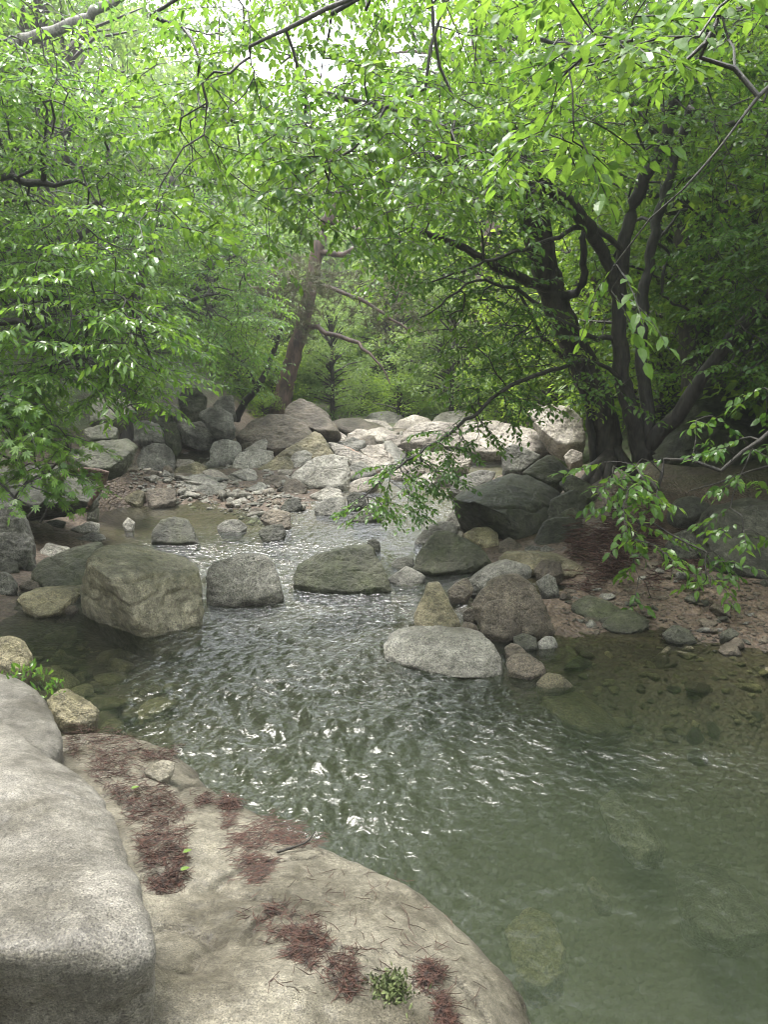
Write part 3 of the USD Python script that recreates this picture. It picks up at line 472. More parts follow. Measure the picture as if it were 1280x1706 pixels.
R('small far grey boulder at the foot of the misty woods', [(545,712),(556,700),(578,697),(592,706),(585,716)], 'grey', Y=18.0, t=.8, p=14)
# submerged
R('pale boulder deep under water right of pool centre', [(968,1255),(1000,1232),(1060,1240),(1112,1290),(1095,1312),(1030,1300)], 'grey', dz=-.46, t=.6, rough=.11, p=7)
R('greenish submerged slab below the deep pale boulder', [(1000,1360),(1040,1340),(1105,1390),(1120,1430),(1070,1440),(1020,1400)], 'pale', name='slab', cat='slab', dz=-.52, t=.6, rough=.11, p=7)
R('big pale submerged boulder near the right frame edge', [(1130,1500),(1180,1475),(1260,1490),(1300,1550),(1240,1580),(1160,1560)], 'grey', dz=-.55, t=.6, rough=.11, p=7)
R('small bright submerged stone in the pool', [(975,1475),(990,1462),(1012,1485),(1022,1508),(1000,1505)], 'white', name='stone', cat='stone', dz=-.3)
R('rough submerged boulder off the slab tip', [(850,1580),(890,1540),(940,1560),(950,1640),(900,1660),(860,1640)], 'olive', dz=-.46, t=.5, rough=.11, p=7)
R('submerged ledge running out from the awash boulder', [(900,1170),(960,1160),(1030,1195),(1045,1225),(990,1230),(930,1200)], 'olive', name='slab', cat='slab', dz=-.16, t=.5)

# --- gravel and pebbles
rng = np.random.default_rng(5)
def pebble(size, seed):
    q = np.random.default_rng(seed); d = ICO[2].vertices; A = q.normal(size=(11, 3)); A = unit(A); b = q.uniform(.6, 1, 11)
    g = (np.maximum(d @ (A / b[:, None]).T, .0) ** 9).sum(1) ** (1 / 9)
    v = d / np.maximum(g, .45)[:, None] * np.array([1.25, .9, .62]) * size * .5
    a = q.uniform(0, 6.28); c, s = math.cos(a), math.sin(a)
    return np.c_[v[:, 0] * c - v[:, 1] * s, v[:, 0] * s + v[:, 1] * c, v[:, 2]], ICO[2].faces
def in_poly(P, poly): return signed(np.asarray(P, float), np.array(poly, float)) > 0
def scatter(poly, n, dz=0.0, seed=1):
    q = np.random.default_rng(seed); lo, hi = np.min(poly, 0), np.max(poly, 0); out = []
    while len(out) < n:
        P = q.uniform(lo, hi, (n * 3, 2)); P = P[in_poly(P, poly)]
        out += [at_ground(*p, dz) for p in P[:n - len(out)]]
    X = np.array(out); X[:, 2] = ground_z(X[:, 0], X[:, 1]); return X
GRAVEL = [
 ('pale pebble on the gravel of the left bank', 'pebbles on the left gravel', [(205,790),(270,800),(400,815),(470,828),(520,835),(505,862),(430,868),(380,858),(300,842),(210,836)], 75, (.07, .20), ['pale', 'grey', 'brown', 'pale'], 600),
 ('stone among the boulders of the left bank', 'stones between the left boulders', [(190,790),(290,790),(330,760),(420,790),(470,790),(520,830),(440,832),(300,830),(200,805)], 30, (.10, .26), ['pale', 'brown', 'grey', 'white'], 150),
 ('reddish brown pebble on the right gravel bank', 'pebbles on the right gravel', [(930,985),(1000,950),(1120,960),(1280,990),(1280,1090),(1160,1085),(1080,1062),(1000,1060),(940,1050)], 85, (.04, .12), ['brown', 'brown', 'grey', 'dark'], 900),
 ('brownish stone lying under shallow water at the left', 'stones under the left shallows', [(20,1050),(130,1030),(240,1075),(300,1100),(230,1150),(150,1175),(80,1120)], 35, (.08, .22), ['olive', 'brown', 'olive'], 100),
 ('pale stone lodged in the bouldery rapid', 'stones in the rapid', [(560,722),(700,712),(790,745),(770,800),(690,815),(650,800),(590,815)], 50, (.2, .65), ['pale', 'white', 'grey', 'pale', 'brown'], 30),
 ('grey stone wedged among the large left boulders', 'wedged stones on the upper left', [(200,735),(300,740),(400,690),(520,700),(560,760),(480,770),(330,770),(220,770)], 18, (.15, .45), ['grey', 'pale', 'brown'], 30),
 ('dark stone under the clear water off the right gravel', 'stones under the right shallows', [(960,1080),(1080,1070),(1280,1095),(1280,1190),(1100,1180),(960,1130)], 25, (.06, .16), ['olive', 'dark', 'brown'], 120),
]
for gi, (lab, grp, poly, n, (s0, s1), mats, rest) in enumerate(GRAVEL):
    X = scatter(poly, n, 0, 40 + gi); q = np.random.default_rng(90 + gi)
    for k, x in enumerate(X):
        s = s0 + (s1 - s0) * q.random() ** 2; v, f = pebble(s, 1000 * gi + k)
        obj('pebble', (v + x + [0, 0, s * .12], f), M[mats[k % len(mats)]], smooth=True, label=lab, cat='pebble', group=grp)
    X = scatter(poly, rest, 0, 140 + gi); parts = []
    for k, x in enumerate(X):
        s = s0 * (.3 + .6 * q.random()); v, f = pebble(s, 5000 + 1000 * gi + k % 40)
        v = v[:]; parts.append((v + x + [0, 0, s * .1], f))
    obj('gravel', cat_mesh(parts), M[mats[0] if gi != 2 else 'brown'], smooth=True, label='fine gravel: ' + grp.replace('pebbles', 'bits').replace('stones', 'chips'), cat='gravel', kind='stuff')

# ------------------------------------------------------------------ trees
# leaf templates: (along, side, up), faces
LEAF = (np.array([(0, 0, 0), (.36, 0, -.01), (.72, 0, -.05), (1, 0, -.16), (.25, .24, .06), (.62, .22, .0), (.25, -.24, .06), (.62, -.22, .0)]), np.array([(0, 1, 4), (4, 1, 5), (1, 2, 5), (2, 3, 5), (0, 6, 1), (6, 7, 1), (1, 7, 2), (2, 7, 3)]))
NARROW = (LEAF[0] * [1, .68, .8], LEAF[1])
DIAMOND = (np.array([(0, 0, 0), (.5, .3, .07), (1, 0, -.1), (.5, -.3, .07)]), np.array([(0, 2, 1), (0, 3, 2)]))
def maple():
    v, f = [(0, 0, 0)], []
    for a, L in ((-2.1, .55), (-1.35, .8), (-.65, .95), (0, 1.05), (.65, .95), (1.35, .8), (2.1, .55)):
        k = len(v); w = .17
        for da, l in ((-w, .55), (0, 1.0), (w, .55)): v.append((.2 + L * l * math.cos(a + da * (1.5 if l < 1 else 0)), L * l * math.sin(a + da * (1.5 if l < 1 else 0)), -.12 * l * L))
        f += [(0, k, k + 1), (0, k + 1, k + 2)]
    return np.array(v) * .62, np.array(f)
MAPLE = maple()
def leaf_mesh(P, D, N, S, T, tpl):
    D = unit(D); B = unit(np.cross(N, D)); U = np.cross(D, B); tv, tf = tpl
    v = P[:, None] + S[:, None, None] * (tv[None, :, :1] * D[:, None] + tv[None, :, 1:2] * B[:, None] + tv[None, :, 2:] * U[:, None])
    f = tf[None] + (np.arange(len(P)) * len(tv))[:, None, None]
    return v.reshape(-1, 3), f.reshape(-1, 3), np.repeat(T, len(tv))

class Tree:
    def __init__(s, seed): s.pos, s.par, s.rmin, s.w, s.limbs, s.tw, s.lv, s.rng = [], [], [], [], [], [], [], np.random.default_rng(seed)
    def limb(s, pts, name='limb', label=None, step=.12, jit=.012):
        """pts: world x, y, z, radius; joins the nearest existing node."""
        L = resample(smooth_line(pts), step); L[1:-1, :3] += s.rng.normal(0, jit, (len(L) - 2, 3)); ids = []
        prev = -1
        if s.pos: prev = int(np.argmin(np.linalg.norm(np.array(s.pos) - L[0, :3], axis=1)))
        for q in L: s.pos.append(q[:3]); s.par.append(prev); s.rmin.append(q[3]); s.w.append(0); prev = len(s.pos) - 1; ids.append(prev)
        s.limbs.append((name, label, ids))
    def grow(s, A, L=.45, n=12, size=.07, side=3, droop=.25, up=.12, jitter=.5, tint=(.2, .9), step=.16, flat=.8, hang=.35, base_pull=None):
        A = np.asarray(A, float); r = s.rng
        tree = cKDTree(np.array(s.pos)); d0, _ = tree.query(A); A = A[np.argsort(d0)]; nt = len(s.pos)
        for k, a in enumerate(A):
            if k % 60 == 0: tree = cKDTree(np.array(s.pos)); nt = len(s.pos)
            dd, ii = tree.query(a, k=1); i = int(ii)
            new = np.array(s.pos[nt:]) if len(s.pos) > nt else None
            if new is not None:
                e = np.linalg.norm(new - a, axis=1); j = int(e.argmin())
                if e[j] < dd: i, dd = nt + j, e[j]
            p0 = s.pos[i]; v = a - p0; m = p0 + .5 * v + np.array([0, 0, up * dd]) + r.normal(0, .12 * dd, 3)
            ns = max(2, int(dd / step)); prev = i
            for t in np.arange(1, ns + 1) / ns:
                s.pos.append((1 - t) ** 2 * p0 + 2 * t * (1 - t) * m + t * t * a); s.par.append(prev); s.rmin.append(0); s.w.append(0); prev = len(s.pos) - 1
            s.w[prev] += 1
            d = unit(unit(a - m) + r.normal(0, jitter, 3)); d[2] = d[2] * (1 - flat) - droop * .4; s.spray(a, unit(d), L, n, size, side, droop, tint, hang)
    def spray(s, a, d, L, n, size, side, droop, tint, hang):
        r = s.rng; tz = r.uniform(*tint)
        def twig(p, d, L, n, depth):
            up = np.array([0, 0, 1.]); lat = unit(np.cross(d, up)); k = np.linspace(0, 1, 5)[:, None]
            c = p + d * L * k - up * droop * L * k ** 2 * .6 + lat * r.normal(0, .06) * L * k ** 2
            s.tw.append((c, .0022 + .002 * (depth == 0)))
            for j in range(n):
                t = (j + .6) / n; q = p + d * L * t - up * droop * L * t * t * .6; sg = 1 if j % 2 else -1
                if j == n - 1: sg = 0
                ld = unit(lat * sg * .85 + d * .6 - up * hang * r.uniform(.3, 1.7) + r.normal(0, .22, 3)); N = unit(up + r.normal(0, .38, 3))
                s.lv.append((q, ld, N, size * r.uniform(.65, 1.2), np.clip(tz + r.normal(0, .18), 0, 1)))
        twig(a, d, L, n, 0)
        for j in range(side):
            t = .15 + .7 * (j + r.random()) / max(1, side); sg = 1 if j % 2 else -1; up = np.array([0, 0, 1.]); lat = unit(np.cross(d, up))
            d2 = unit(d * .65 + lat * sg * r.uniform(.5, 1) + up * r.normal(0, .12)); twig(a + d * L * t - up * droop * L * t * t * .6, d2, L * r.uniform(.35, .65), max(3, int(n * .55)), 1)
    def build(s, name, mats, tpl, label, cat='tree', group=None, single=300, r0=.0035, leafname='leaf', cullback=False):
        bark, trunkm, leafm = mats
        pos, par = np.array(s.pos), s.par; cnt = np.array(s.w, float)
        for i in range(len(pos) - 1, -1, -1):
            if par[i] >= 0: cnt[par[i]] += cnt[i]
        R_ = np.maximum(np.array(s.rmin), r0 * np.maximum(cnt, 1) ** .42)
        base = pos[0].copy(); T_ = thing(name, base, label=label, cat=cat, group=group)
        done = np.zeros(len(pos), bool)
        for nm, lb, ids in s.limbs:
            done[ids] = True; P, rr = pos[ids] - base, R_[ids]
            if par[ids[0]] >= 0: P = np.vstack([pos[par[ids[0]]] - base, P]); rr = np.r_[min(rr[0], R_[par[ids[0]]]), rr]
            rr = np.minimum(rr, np.maximum(np.array(s.rmin)[ids].max() * 1.05, .007))
            obj(nm, tube(P, rr, 14 if rr.max() > .06 else 8, 3, .16), M[trunkm if rr.max() > .06 else bark], T_, smooth=True, label=lb)
        kids = [[] for _ in pos]
        for i, p in enumerate(par):
            if p >= 0 and not done[i]: kids[p].append(i)
        starts = [(i, p) for p in range(len(pos)) for i in kids[p] if done[p]]; parts = []; big = []
        while starts:
            i, p = starts.pop(); ch = [p, i]
            while kids[i]:
                ks = sorted(kids[i], key=lambda q: -cnt[q]); starts += [(q, i) for q in ks[1:]]; i = ks[0]; ch.append(i)
            rr = R_[ch].copy(); rr[0] = min(rr[0], rr[1]); m = tube(pos[ch] - base, rr, 6 if rr.max() > .012 else 4)
            px, c = project(pos[ch]); ln = np.ptp(px, axis=0).max()
            (big if rr.max() / max(c.min(), .5) * FPX * 2 > 5 and ln > 40 and len(big) < 120 else parts).append(m)
        for m in big: obj('branch', m, M[bark], T_, smooth=True)
        parts += [tube(c - base, np.linspace(w, w * .4, len(c)), 3) for c, w in s.tw]
        if parts: obj('twigs', cat_mesh(parts), M[bark], T_, kind='stuff')
        if s.lv:
            P, D, N, S = (np.array([l[k] for l in s.lv]) for k in range(4)); T = np.array([l[4] for l in s.lv]); T_leaf = T
            px, c = project(P); vis = (px[:, 0] > 0) & (px[:, 0] < 1280) & (px[:, 1] > 0) & (px[:, 1] < 1700) & (c > .3)
            sz = np.where(vis, S / np.maximum(c, .3) * FPX, 0); o = np.argsort(-sz); k = int(min(single, (sz > 7).sum())); one, rest = o[:k], o[k:]
            for i in one:
                v, f, t = leaf_mesh(P[i:i + 1] - base, D[i:i + 1], N[i:i + 1], S[i:i + 1], T[i:i + 1], tpl); obj(leafname, (v, f), M[leafm], T_, tint=t)
            if len(rest):
                v, f, t = leaf_mesh(P[rest] - base, D[rest], N[rest], S[rest], T[rest], tpl); obj('foliage', (v, f), M[leafm], T_, tint=t, kind='stuff')
        return T_
def zone(poly, n, Y0, Y1, seed, bias=1.0):
    q = np.random.default_rng(seed); poly = np.array(poly, float); lo, hi = poly.min(0), poly.max(0); out = []
    while len(out) < n:
        P = q.uniform(lo, hi, (n * 3, 2)); P = P[in_poly(P, poly)][:n - len(out)]
        out += [at_dist(x, y, Y0 + (Y1 - Y0) * q.random() ** bias) for x, y in P]
    return np.array(out)
def boxzone(lo, hi, n, seed): return np.random.default_rng(seed).uniform(lo, hi, (n, 3))
def L4(*pts): return np.array([np.r_[at_dist(x, y, Y), r] for x, y, Y, r in pts])
def onground(x, y, dz=-.15): return float(ground_z(np.array([x]), np.array([y]))[0]) + dz

# multi-stemmed tree on the right bank
t = Tree(1)
t.limb(L4((1072,770,9.3,.13),(1064,735,9.3,.105),(1045,660,9.2,.10),(1032,590,9.1,.09),(1032,500,9.0,.08),(1042,400,8.8,.07),(1072,300,8.6,.07),(1105,240,8.4,.06),(1128,150,8.2,.05),(1170,30,8.0,.04),(1200,-120,7.8,.025)), 'trunk', 'upright dark stem of the clump')
t.limb(L4((1082,750,9.3,.10),(1078,680,9.35,.08),(1070,600,9.4,.07),(1075,480,9.5,.065),(1095,370,9.5,.06),(1125,260,9.4,.05),(1148,190,9.3,.05),(1170,60,9.2,.035),(1180,-100,9,.02)), 'trunk', 'slim right-hand stem')
t.limb(L4((1080,745,9.3,.10),(1100,718,9.2,.095),(1135,680,9.0,.085),(1180,615,8.8,.075),(1230,550,8.5,.065),(1290,480,8.2,.055),(1380,380,7.8,.04)), 'trunk', 'stem leaning far to the right')
t.limb(L4((1032,500,9.0,.06),(1010,430,8.8,.065),(975,370,8.5,.07),(935,328,8.2,.065),(885,288,7.9,.058),(840,258,7.6,.05),(755,222,7.2,.04),(690,200,6.9,.032),(600,170,6.5,.022),(500,150,6.2,.012)), 'limb', 'long limb curving out over the stream')
t.limb(L4((1120,260,9.4,.03),(1060,180,9,.035),(1000,110,8.7,.03),(930,70,8.4,.022),(850,60,8.2,.012)))
t.limb(L4((1040,420,8.8,.03),(985,380,8.6,.03),(920,400,8.3,.022),(830,430,8.0,.016),(720,470,7.7,.008)))
t.limb(L4((1035,560,9.1,.03),(985,560,8.9,.03),(920,520,8.7,.024),(850,480,8.5,.02),(790,470,8.3,.014),(700,530,8.1,.007)))
t.limb(L4((1045,640,9.1,.025),(985,600,8.8,.02),(905,622,8.5,.018),(840,650,8.3,.015),(790,690,8.1,.012),(720,742,8.0,.009),(660,780,7.9,.006),(590,838,7.8,.003)), 'limb', 'thin limb drooping to the rapid')
t.limb(L4((1150,180,9.2,.03),(1200,210,8.9,.028),(1260,190,8.6,.02),(1330,180,8.3,.012)))
t.grow(zone([(600,120),(800,80),(1000,0),(1280,-60),(1400,100),(1400,300),(1250,330),(1080,280),(900,330),(760,390),(640,330)], 430, 6.8, 9.8, 11), L=.5, n=11, size=.075, side=4, tint=(.25, .95))
t.grow(zone([(900,300),(1250,300),(1290,640),(1120,640),(1000,560)], 150, 9.8, 11.6, 17), L=.5, n=11, size=.08, side=4, tint=(.3, .95))
t.grow(zone([(620,350),(820,380),(890,480),(930,600),(860,640),(760,610),(680,520)], 110, 8.0, 9.4, 12), L=.5, n=11, size=.072, side=4, tint=(.15, .8))
t.grow(zone([(1170,330),(1400,300),(1400,700),(1230,650),(1180,520)], 160, 7.5, 9.6, 13), L=.5, n=11, size=.075, side=4, tint=(.1, .7))
t.grow(zone([(900,520),(1080,600),(1060,700),(930,660)], 14, 8.2, 8.9, 18), L=.4, n=9, size=.07, side=3, tint=(.2, .8))
t.grow(zone([(585,845),(620,800),(700,730),(780,690),(790,720),(740,800),(690,850),(640,860)], 46, 7.7, 8.3, 14), L=.36, n=10, size=.066, side=4, tint=(.05, .5), droop=.4)
t.grow(zone([(760,650),(900,620),(960,640),(880,690),(800,740),(740,760)], 30, 8.0, 8.6, 15), L=.36, n=9, size=.065, side=4, tint=(.1, .7), droop=.35)
t.grow(boxzone((2.0, 4.5, 4.6), (7.5, 11, 7.0), 420, 16), L=.6, n=11, size=.1, side=4)
t.build('stream_tree', ('bark', 'bark', 'leaf'), LEAF, 'dark multi-stemmed broadleaf tree arching over the stream from the right bank')
# thick leaning trunk and thick upright trunk behind it
t = Tree(2)
t.limb(L4((1016,780,9.9,.21),(1006,700,9.9,.185),(978,620,9.9,.175),(940,540,9.8,.165),(910,455,9.7,.16),(895,380,9.6,.18),(870,280,9.5,.15),(850,180,9.4,.12),(845,50,9.3,.09),(850,-120,9.2,.06)), 'trunk')
t.limb(L4((925,480,9.7,.07),(880,470,9.4,.06),(820,440,9.1,.05),(740,400,8.8,.035),(640,370,8.5,.02),(560,360,8.3,.01)))
t.limb(L4((930,500,9.7,.06),(965,480,9.5,.05),(972,440,9.4,.045),(975,380,9.3,.03)))
t.limb(L4((868,270,9.5,.07),(800,270,9.2,.05),(700,260,8.9,.035),(600,240,8.6,.02)))
for k, (a, b) in enumerate([(975, 832), (990, 845), (1012, 850), (1062, 800)]): t.limb(L4((1022,752,9.8,.10),((1022+a)/2,772,9.65,.08),(a,800,9.5,.06),(a-8,b-12,9.35,.03)), 'root')
t.grow(zone([(480,150),(700,90),(900,120),(960,260),(900,400),(700,420),(520,380)], 190, 8.2, 10.5, 21), L=.5, n=10, size=.07, side=4, tint=(.1, .75))
t.grow(boxzone((1.2, 8, 5.5), (5, 12, 8.5), 140, 22), L=.6, n=10, size=.09, side=3)
t.build('leaning_tree', ('bark', 'bark_big', 'leaf'), LEAF, 'thick rough trunk leaning left above gnarled roots, tallest on the right bank', single=120)
t = Tree(3)
t.limb(L4((1168,760,12.0,.30),(1165,640,12,.26),(1158,520,12,.25),(1150,400,12,.24),(1142,300,12,.22),(1135,180,12,.19),(1128,50,12,.15),(1120,-150,12,.1)), 'trunk')
t.limb(L4((1145,330,12,.08),(1200,260,11.8,.07),(1260,200,11.5,.05),(1330,150,11,.03)))
t.limb(L4((1148,400,12,.06),(1100,330,11.8,.05),(1020,290,11.5,.03),(950,280,11,.015)))
t.grow(zone([(900,60),(1400,-50),(1400,420),(1200,460),(1000,400),(880,250)], 230, 10.8, 13.5, 31), L=.6, n=10, size=.085, side=4, tint=(.3, .95))
t.grow(boxzone((1, 10, 6), (8, 15, 9.5), 160, 32), L=.6, n=10, size=.1, side=3)
t.build('upright_tree', ('bark', 'bark_big', 'leaf_lime'), LEAF, 'stout upright dark trunk standing behind the multi-stemmed tree', single=60)
t = Tree(31)
t.limb(L4((1245,720,14,.2),(1240,560,14,.17),(1230,420,14,.15),(1215,280,14,.12),(1205,150,14,.08),(1195,-50,14,.05)), 'trunk')
t.grow(zone([(1080,100),(1400,50),(1400,560),(1180,520)], 120, 13, 15, 311), L=.6, n=10, size=.09, side=4, tint=(.3, .9))
t.build('back_tree', ('bark_grey', 'bark_grey', 'leaf_lime'), LEAF, 'greyish trunk at the far right seen between leaves', single=0)
t = Tree(32)
t.limb(L4((990,770,9.8,.055),(985,730,9.8,.05),(978,670,9.8,.045),(950,610,9.7,.035),(905,560,9.6,.028),(868,490,9.5,.02),(850,420,9.4,.01)), 'trunk')
t.limb(L4((978,668,9.8,.03),(985,630,9.7,.028),(960,570,9.8,.02),(925,500,9.9,.012)), 'limb')
t.grow(zone([(780,420),(960,480),(1000,640),(980,700),(880,660),(800,560)], 60, 9.2, 10.4, 312), L=.4, n=9, size=.065, side=3, tint=(.4, 1))
t.build('sapling', ('bark', 'bark', 'leaf_lime'), LEAF, 'slim forked sapling left of the thick leaning trunk', single=40)

# near tree whose boughs hang over the camera from the right
t = Tree(4); gz = onground(5.2, 3.2)
t.limb(np.array([(5.4,2.6,gz,.16),(5.2,2.7,1.5,.13),(4.6,2.9,3.0,.11),(3.7,3.1,4.1,.085),(2.6,3.3,4.8,.06),(1.4,3.6,5.0,.04),(.2,3.9,5.0,.026),(-1,4.2,4.8,.016)]), 'trunk')
t.limb(np.array([(2.6,3.3,4.8,.03),(1.9,4.2,4.8,.018),(1.1,4.7,4.7,.012),(.2,4.9,4.3,.008),(-.8,5.0,3.9,.005)]))
t.limb(np.array([(3.7,3.1,4.0,.008),(2.9,3.2,3.95,.007),(2.2,3.4,3.7,.006),(1.6,3.45,3.15,.005),(1.25,3.4,2.75,.005)]))
t.limb(np.array([(1.4,3.6,5.0,.018),(.6,4.6,5.0,.012),(-.5,5.4,4.8,.009),(-1.6,5.8,4.4,.005)]))
t.grow(zone([(180,60),(480,-60),(900,-80),(900,120),(800,300),(700,400),(560,410),(440,400),(330,380),(240,330),(300,240)], 330, 4.9, 7.0, 41), L=.36, n=11, size=.065, side=3, tint=(.35, 1), hang=.45)
t.grow(zone([(420,150),(700,120),(880,150),(840,280),(640,330),(480,330)], 70, 4.2, 5.4, 42), L=.33, n=10, size=.066, side=3, tint=(.3, .95), hang=.5)
t.grow(zone([(160,380),(250,330),(330,340),(330,390),(240,420)], 6, 4.6, 5.2, 43), L=.34, n=9, size=.078, side=3, tint=(.5, 1))
t.grow(zone([(880,-60),(1280,-80),(1300,60),(1120,120),(960,150)], 42, 2.9, 4.2, 44), L=.33, n=10, size=.068, side=3, tint=(.4, 1))
t.grow(zone([(985,380),(1040,360),(1050,460),(1040,520),(1010,500)], 4, 3.4, 3.6, 45), L=.26, n=7, size=.074, side=1, tint=(.5, 1), droop=.9, hang=.8)
t.grow(zone([(860,200),(960,150),(1010,200),(960,260)], 8, 3.2, 3.8, 46), L=.3, n=8, size=.08, side=2, tint=(.5, 1))
t.grow(boxzone((1.2, 2.6, 4.0), (4.6, 4.6, 5.2), 60, 47), L=.45, n=9, size=.085, side=3)
t.build('overhead_tree', ('bark', 'bark', 'leaf'), LEAF, 'near broadleaf boughs with large pointed leaves hanging across the top of the view', r0=.0021)

# low branches on the right in front of the dark boulders
t = Tree(5); gz = onground(4.6, 6.0)
t.limb(np.array([(4.9,6.0,gz,.03),(4.7,6.0,1.0,.025),(4.2,6.0,1.75,.02),(3.6,5.9,1.9,.014),(3.0,5.9,1.6,.009),(2.6,5.9,1.25,.006)]), 'stem')
t.limb(np.array([(4.3,6.0,1.6,.014),(3.8,6.3,1.4,.012),(3.2,6.5,1.2,.009),(2.6,6.5,1.0,.006)]), 'stem')
for poly, n in ([(1005,770),(1080,745),(1160,760),(1160,800),(1080,830),(1010,800)], 9), ([(1010,810),(1060,800),(1120,850),(1110,880),(1040,880)], 8), ([(1040,880),(1110,870),(1130,930),(1100,1000),(1060,990),(1030,930)], 8), ([(1150,930),(1200,900),(1230,960),(1200,1000),(1160,985)], 6), ([(1150,700),(1280,640),(1300,800),(1240,830),(1190,790)], 14), ([(1200,830),(1260,830),(1280,900),(1220,900)], 5):
    t.grow(zone(poly, n, 5.6, 6.5, 50 + n), L=.3, n=8, size=.085, side=2, tint=(.15, .75), droop=.45, hang=.5)
t.build('riverside_shrub', ('bark', 'bark', 'leaf'), LEAF, 'low leafy shrub drooping over the right gravel bank', cat='shrub', single=220)

# left trees
t = Tree(6); gz = onground(-5.4, 7.2)
t.limb(np.array([(-5.6,7.2,gz,.17),(-5.5,7.2,2.2,.14),(-5.2,7.1,3.2,.12),(-4.6,7.0,4.2,.09),(-3.8,6.9,5.0,.06),(-3,6.8,5.6,.03)]), 'trunk')
t.limb(np.array([(-5.5,7.2,2.0,.06),(-4.7,6.9,2.4,.05),(-3.9,6.7,2.5,.035),(-3.1,6.6,2.4,.02),(-2.5,6.6,2.2,.01)]))
t.limb(np.array([(-5.3,7.2,2.9,.06),(-4.4,7.0,3.4,.05),(-3.5,6.8,3.6,.03),(-2.7,6.7,3.5,.015)]))
t.limb(np.array([(-5.5,7.2,1.7,.04),(-4.6,6.6,1.8,.03),(-3.7,6.3,1.6,.018),(-3.0,6.2,1.3,.008)]))
t.grow(zone([(-120,60),(60,40),(220,130),(240,300),(200,420),(260,500),(300,600),(240,690),(190,690),(130,640),(60,660),(-120,640)], 420, 5.9, 7.6, 61), L=.42, n=11, size=.075, side=4, tint=(.3, 1), hang=.45)
t.grow(zone([(20,420),(180,400),(260,560),(200,640),(90,640),(10,600)], 60, 5.4, 6.2, 62), L=.4, n=11, size=.078, side=3, tint=(.4, 1), hang=.5)
t.grow(boxzone((-7.5, 5.5, 3.2), (-2.8, 8.5, 6.5), 260, 63), L=.5, n=10, size=.085, side=3)
t.build('left_tree', ('bark', 'bark', 'leaf_left'), NARROW, 'dense glossy-leaved tree filling the left side down to the sand')
t = Tree(7); gz = onground(-4.6, 6.6)
t.limb(np.array([(-4.7,6.7,gz,.06),(-4.4,6.5,1.5,.05),(-3.8,6.2,1.9,.035),(-3.2,6.0,1.85,.02),(-2.7,5.9,1.5,.01)]), 'trunk')
t.limb(np.array([(-4.3,6.4,1.5,.03),(-3.7,6.0,1.5,.02),(-3.1,5.8,1.3,.012),(-2.65,5.7,1.0,.006)]))
t.grow(zone([(-80,640),(60,640),(110,700),(125,760),(100,850),(60,820),(0,760),(-80,740)], 75, 5.3, 6.2, 71), L=.32, n=8, size=.085, side=3, tint=(.3, 1), droop=.5, hang=.6)
t.build('maple', ('bark', 'bark', 'leaf_left'), MAPLE, 'maple with starry leaves drooping over the dark recess at left', single=300)
t = Tree(8); gz = onground(-4.4, 13)
t.limb(np.array([(-4.4,13,gz,.12),(-4.2,13,2.6,.10),(-3.8,12.9,3.8,.08),(-3.3,12.8,5.0,.05)]), 'trunk')
t.limb(np.array([(-4.2,13,2.4,.06),(-3.5,12.8,3.0,.045),(-2.7,12.6,3.2,.02)]))
t.grow(zone([(180,330),(330,300),(430,380),(450,520),(420,600),(300,620),(220,560)], 330, 11.8, 14, 81), L=.5, n=11, size=.085, side=4, tint=(.2, .9))
t.grow(boxzone((-7, 11.5, 4.0), (-2.6, 15, 6.2), 110, 82), L=.6, n=10, size=.1, side=3)
t.build('mid_left_tree', ('bark', 'bark', 'leaf_left'), NARROW, 'smaller-leaved tree behind the glossy left tree, above the grey slab', single=0)
t = Tree(9)
t.limb(L4((394,700,15.8,.09),(402,680,15.7,.075),(430,645,15.5,.065),(447,610,15.4,.055),(462,570,15.2,.045),(475,530,15,.02)), 'trunk')
t.limb(L4((430,645,15.5,.03),(400,600,15.2,.025),(360,570,15,.012)))
t.grow(zone([(330,520),(420,480),(450,540),(440,620),(400,640),(370,640),(340,600)], 110, 14, 16, 91), L=.5, n=10, size=.09, side=4, tint=(.35, 1))
t.build('leaning_sapling', ('bark', 'bark', 'leaf'), NARROW, 'thin dark trunk leaning right beside the domed boulder', single=0)

# pines
def pine(seed, limbs, tufts, label, name='pine_tree', nsize=.13):
    t = Tree(seed)
    for L in limbs: t.limb(L, 'trunk' if L is limbs[0] else 'limb', step=.2, jit=.02)
    r = t.rng
    for A in tufts: t.grow(A, L=.3, n=1, size=.01, side=0, step=.3)
    tips = [l[0] for l in t.lv]; t.lv = []; t.tw = []
    for p in tips:
        for k in range(3):
            c = p + r.normal(0, .12, 3); ax = unit(r.normal(0, 1, 3) * [1, 1, .5] + [0, 0, .5]); tt = np.clip(r.normal(.5, .2), 0, 1)
            for j in range(26):
                t.lv.append((c + ax * r.uniform(-.08, .08), unit(ax * .5 + r.normal(0, .7, 3)), unit(r.normal(0, 1, 3)), nsize * r.uniform(.7, 1.2), np.clip(tt + r.normal(0, .15), 0, 1)))
    NEEDLE = (np.array([(0, .06, 0), (1, 0, 0), (0, -.06, 0)]), np.array([(0, 1, 2)]))
    return t.build(name, ('bark_pine', 'bark_pine', 'needle'), NEEDLE, label, single=0)
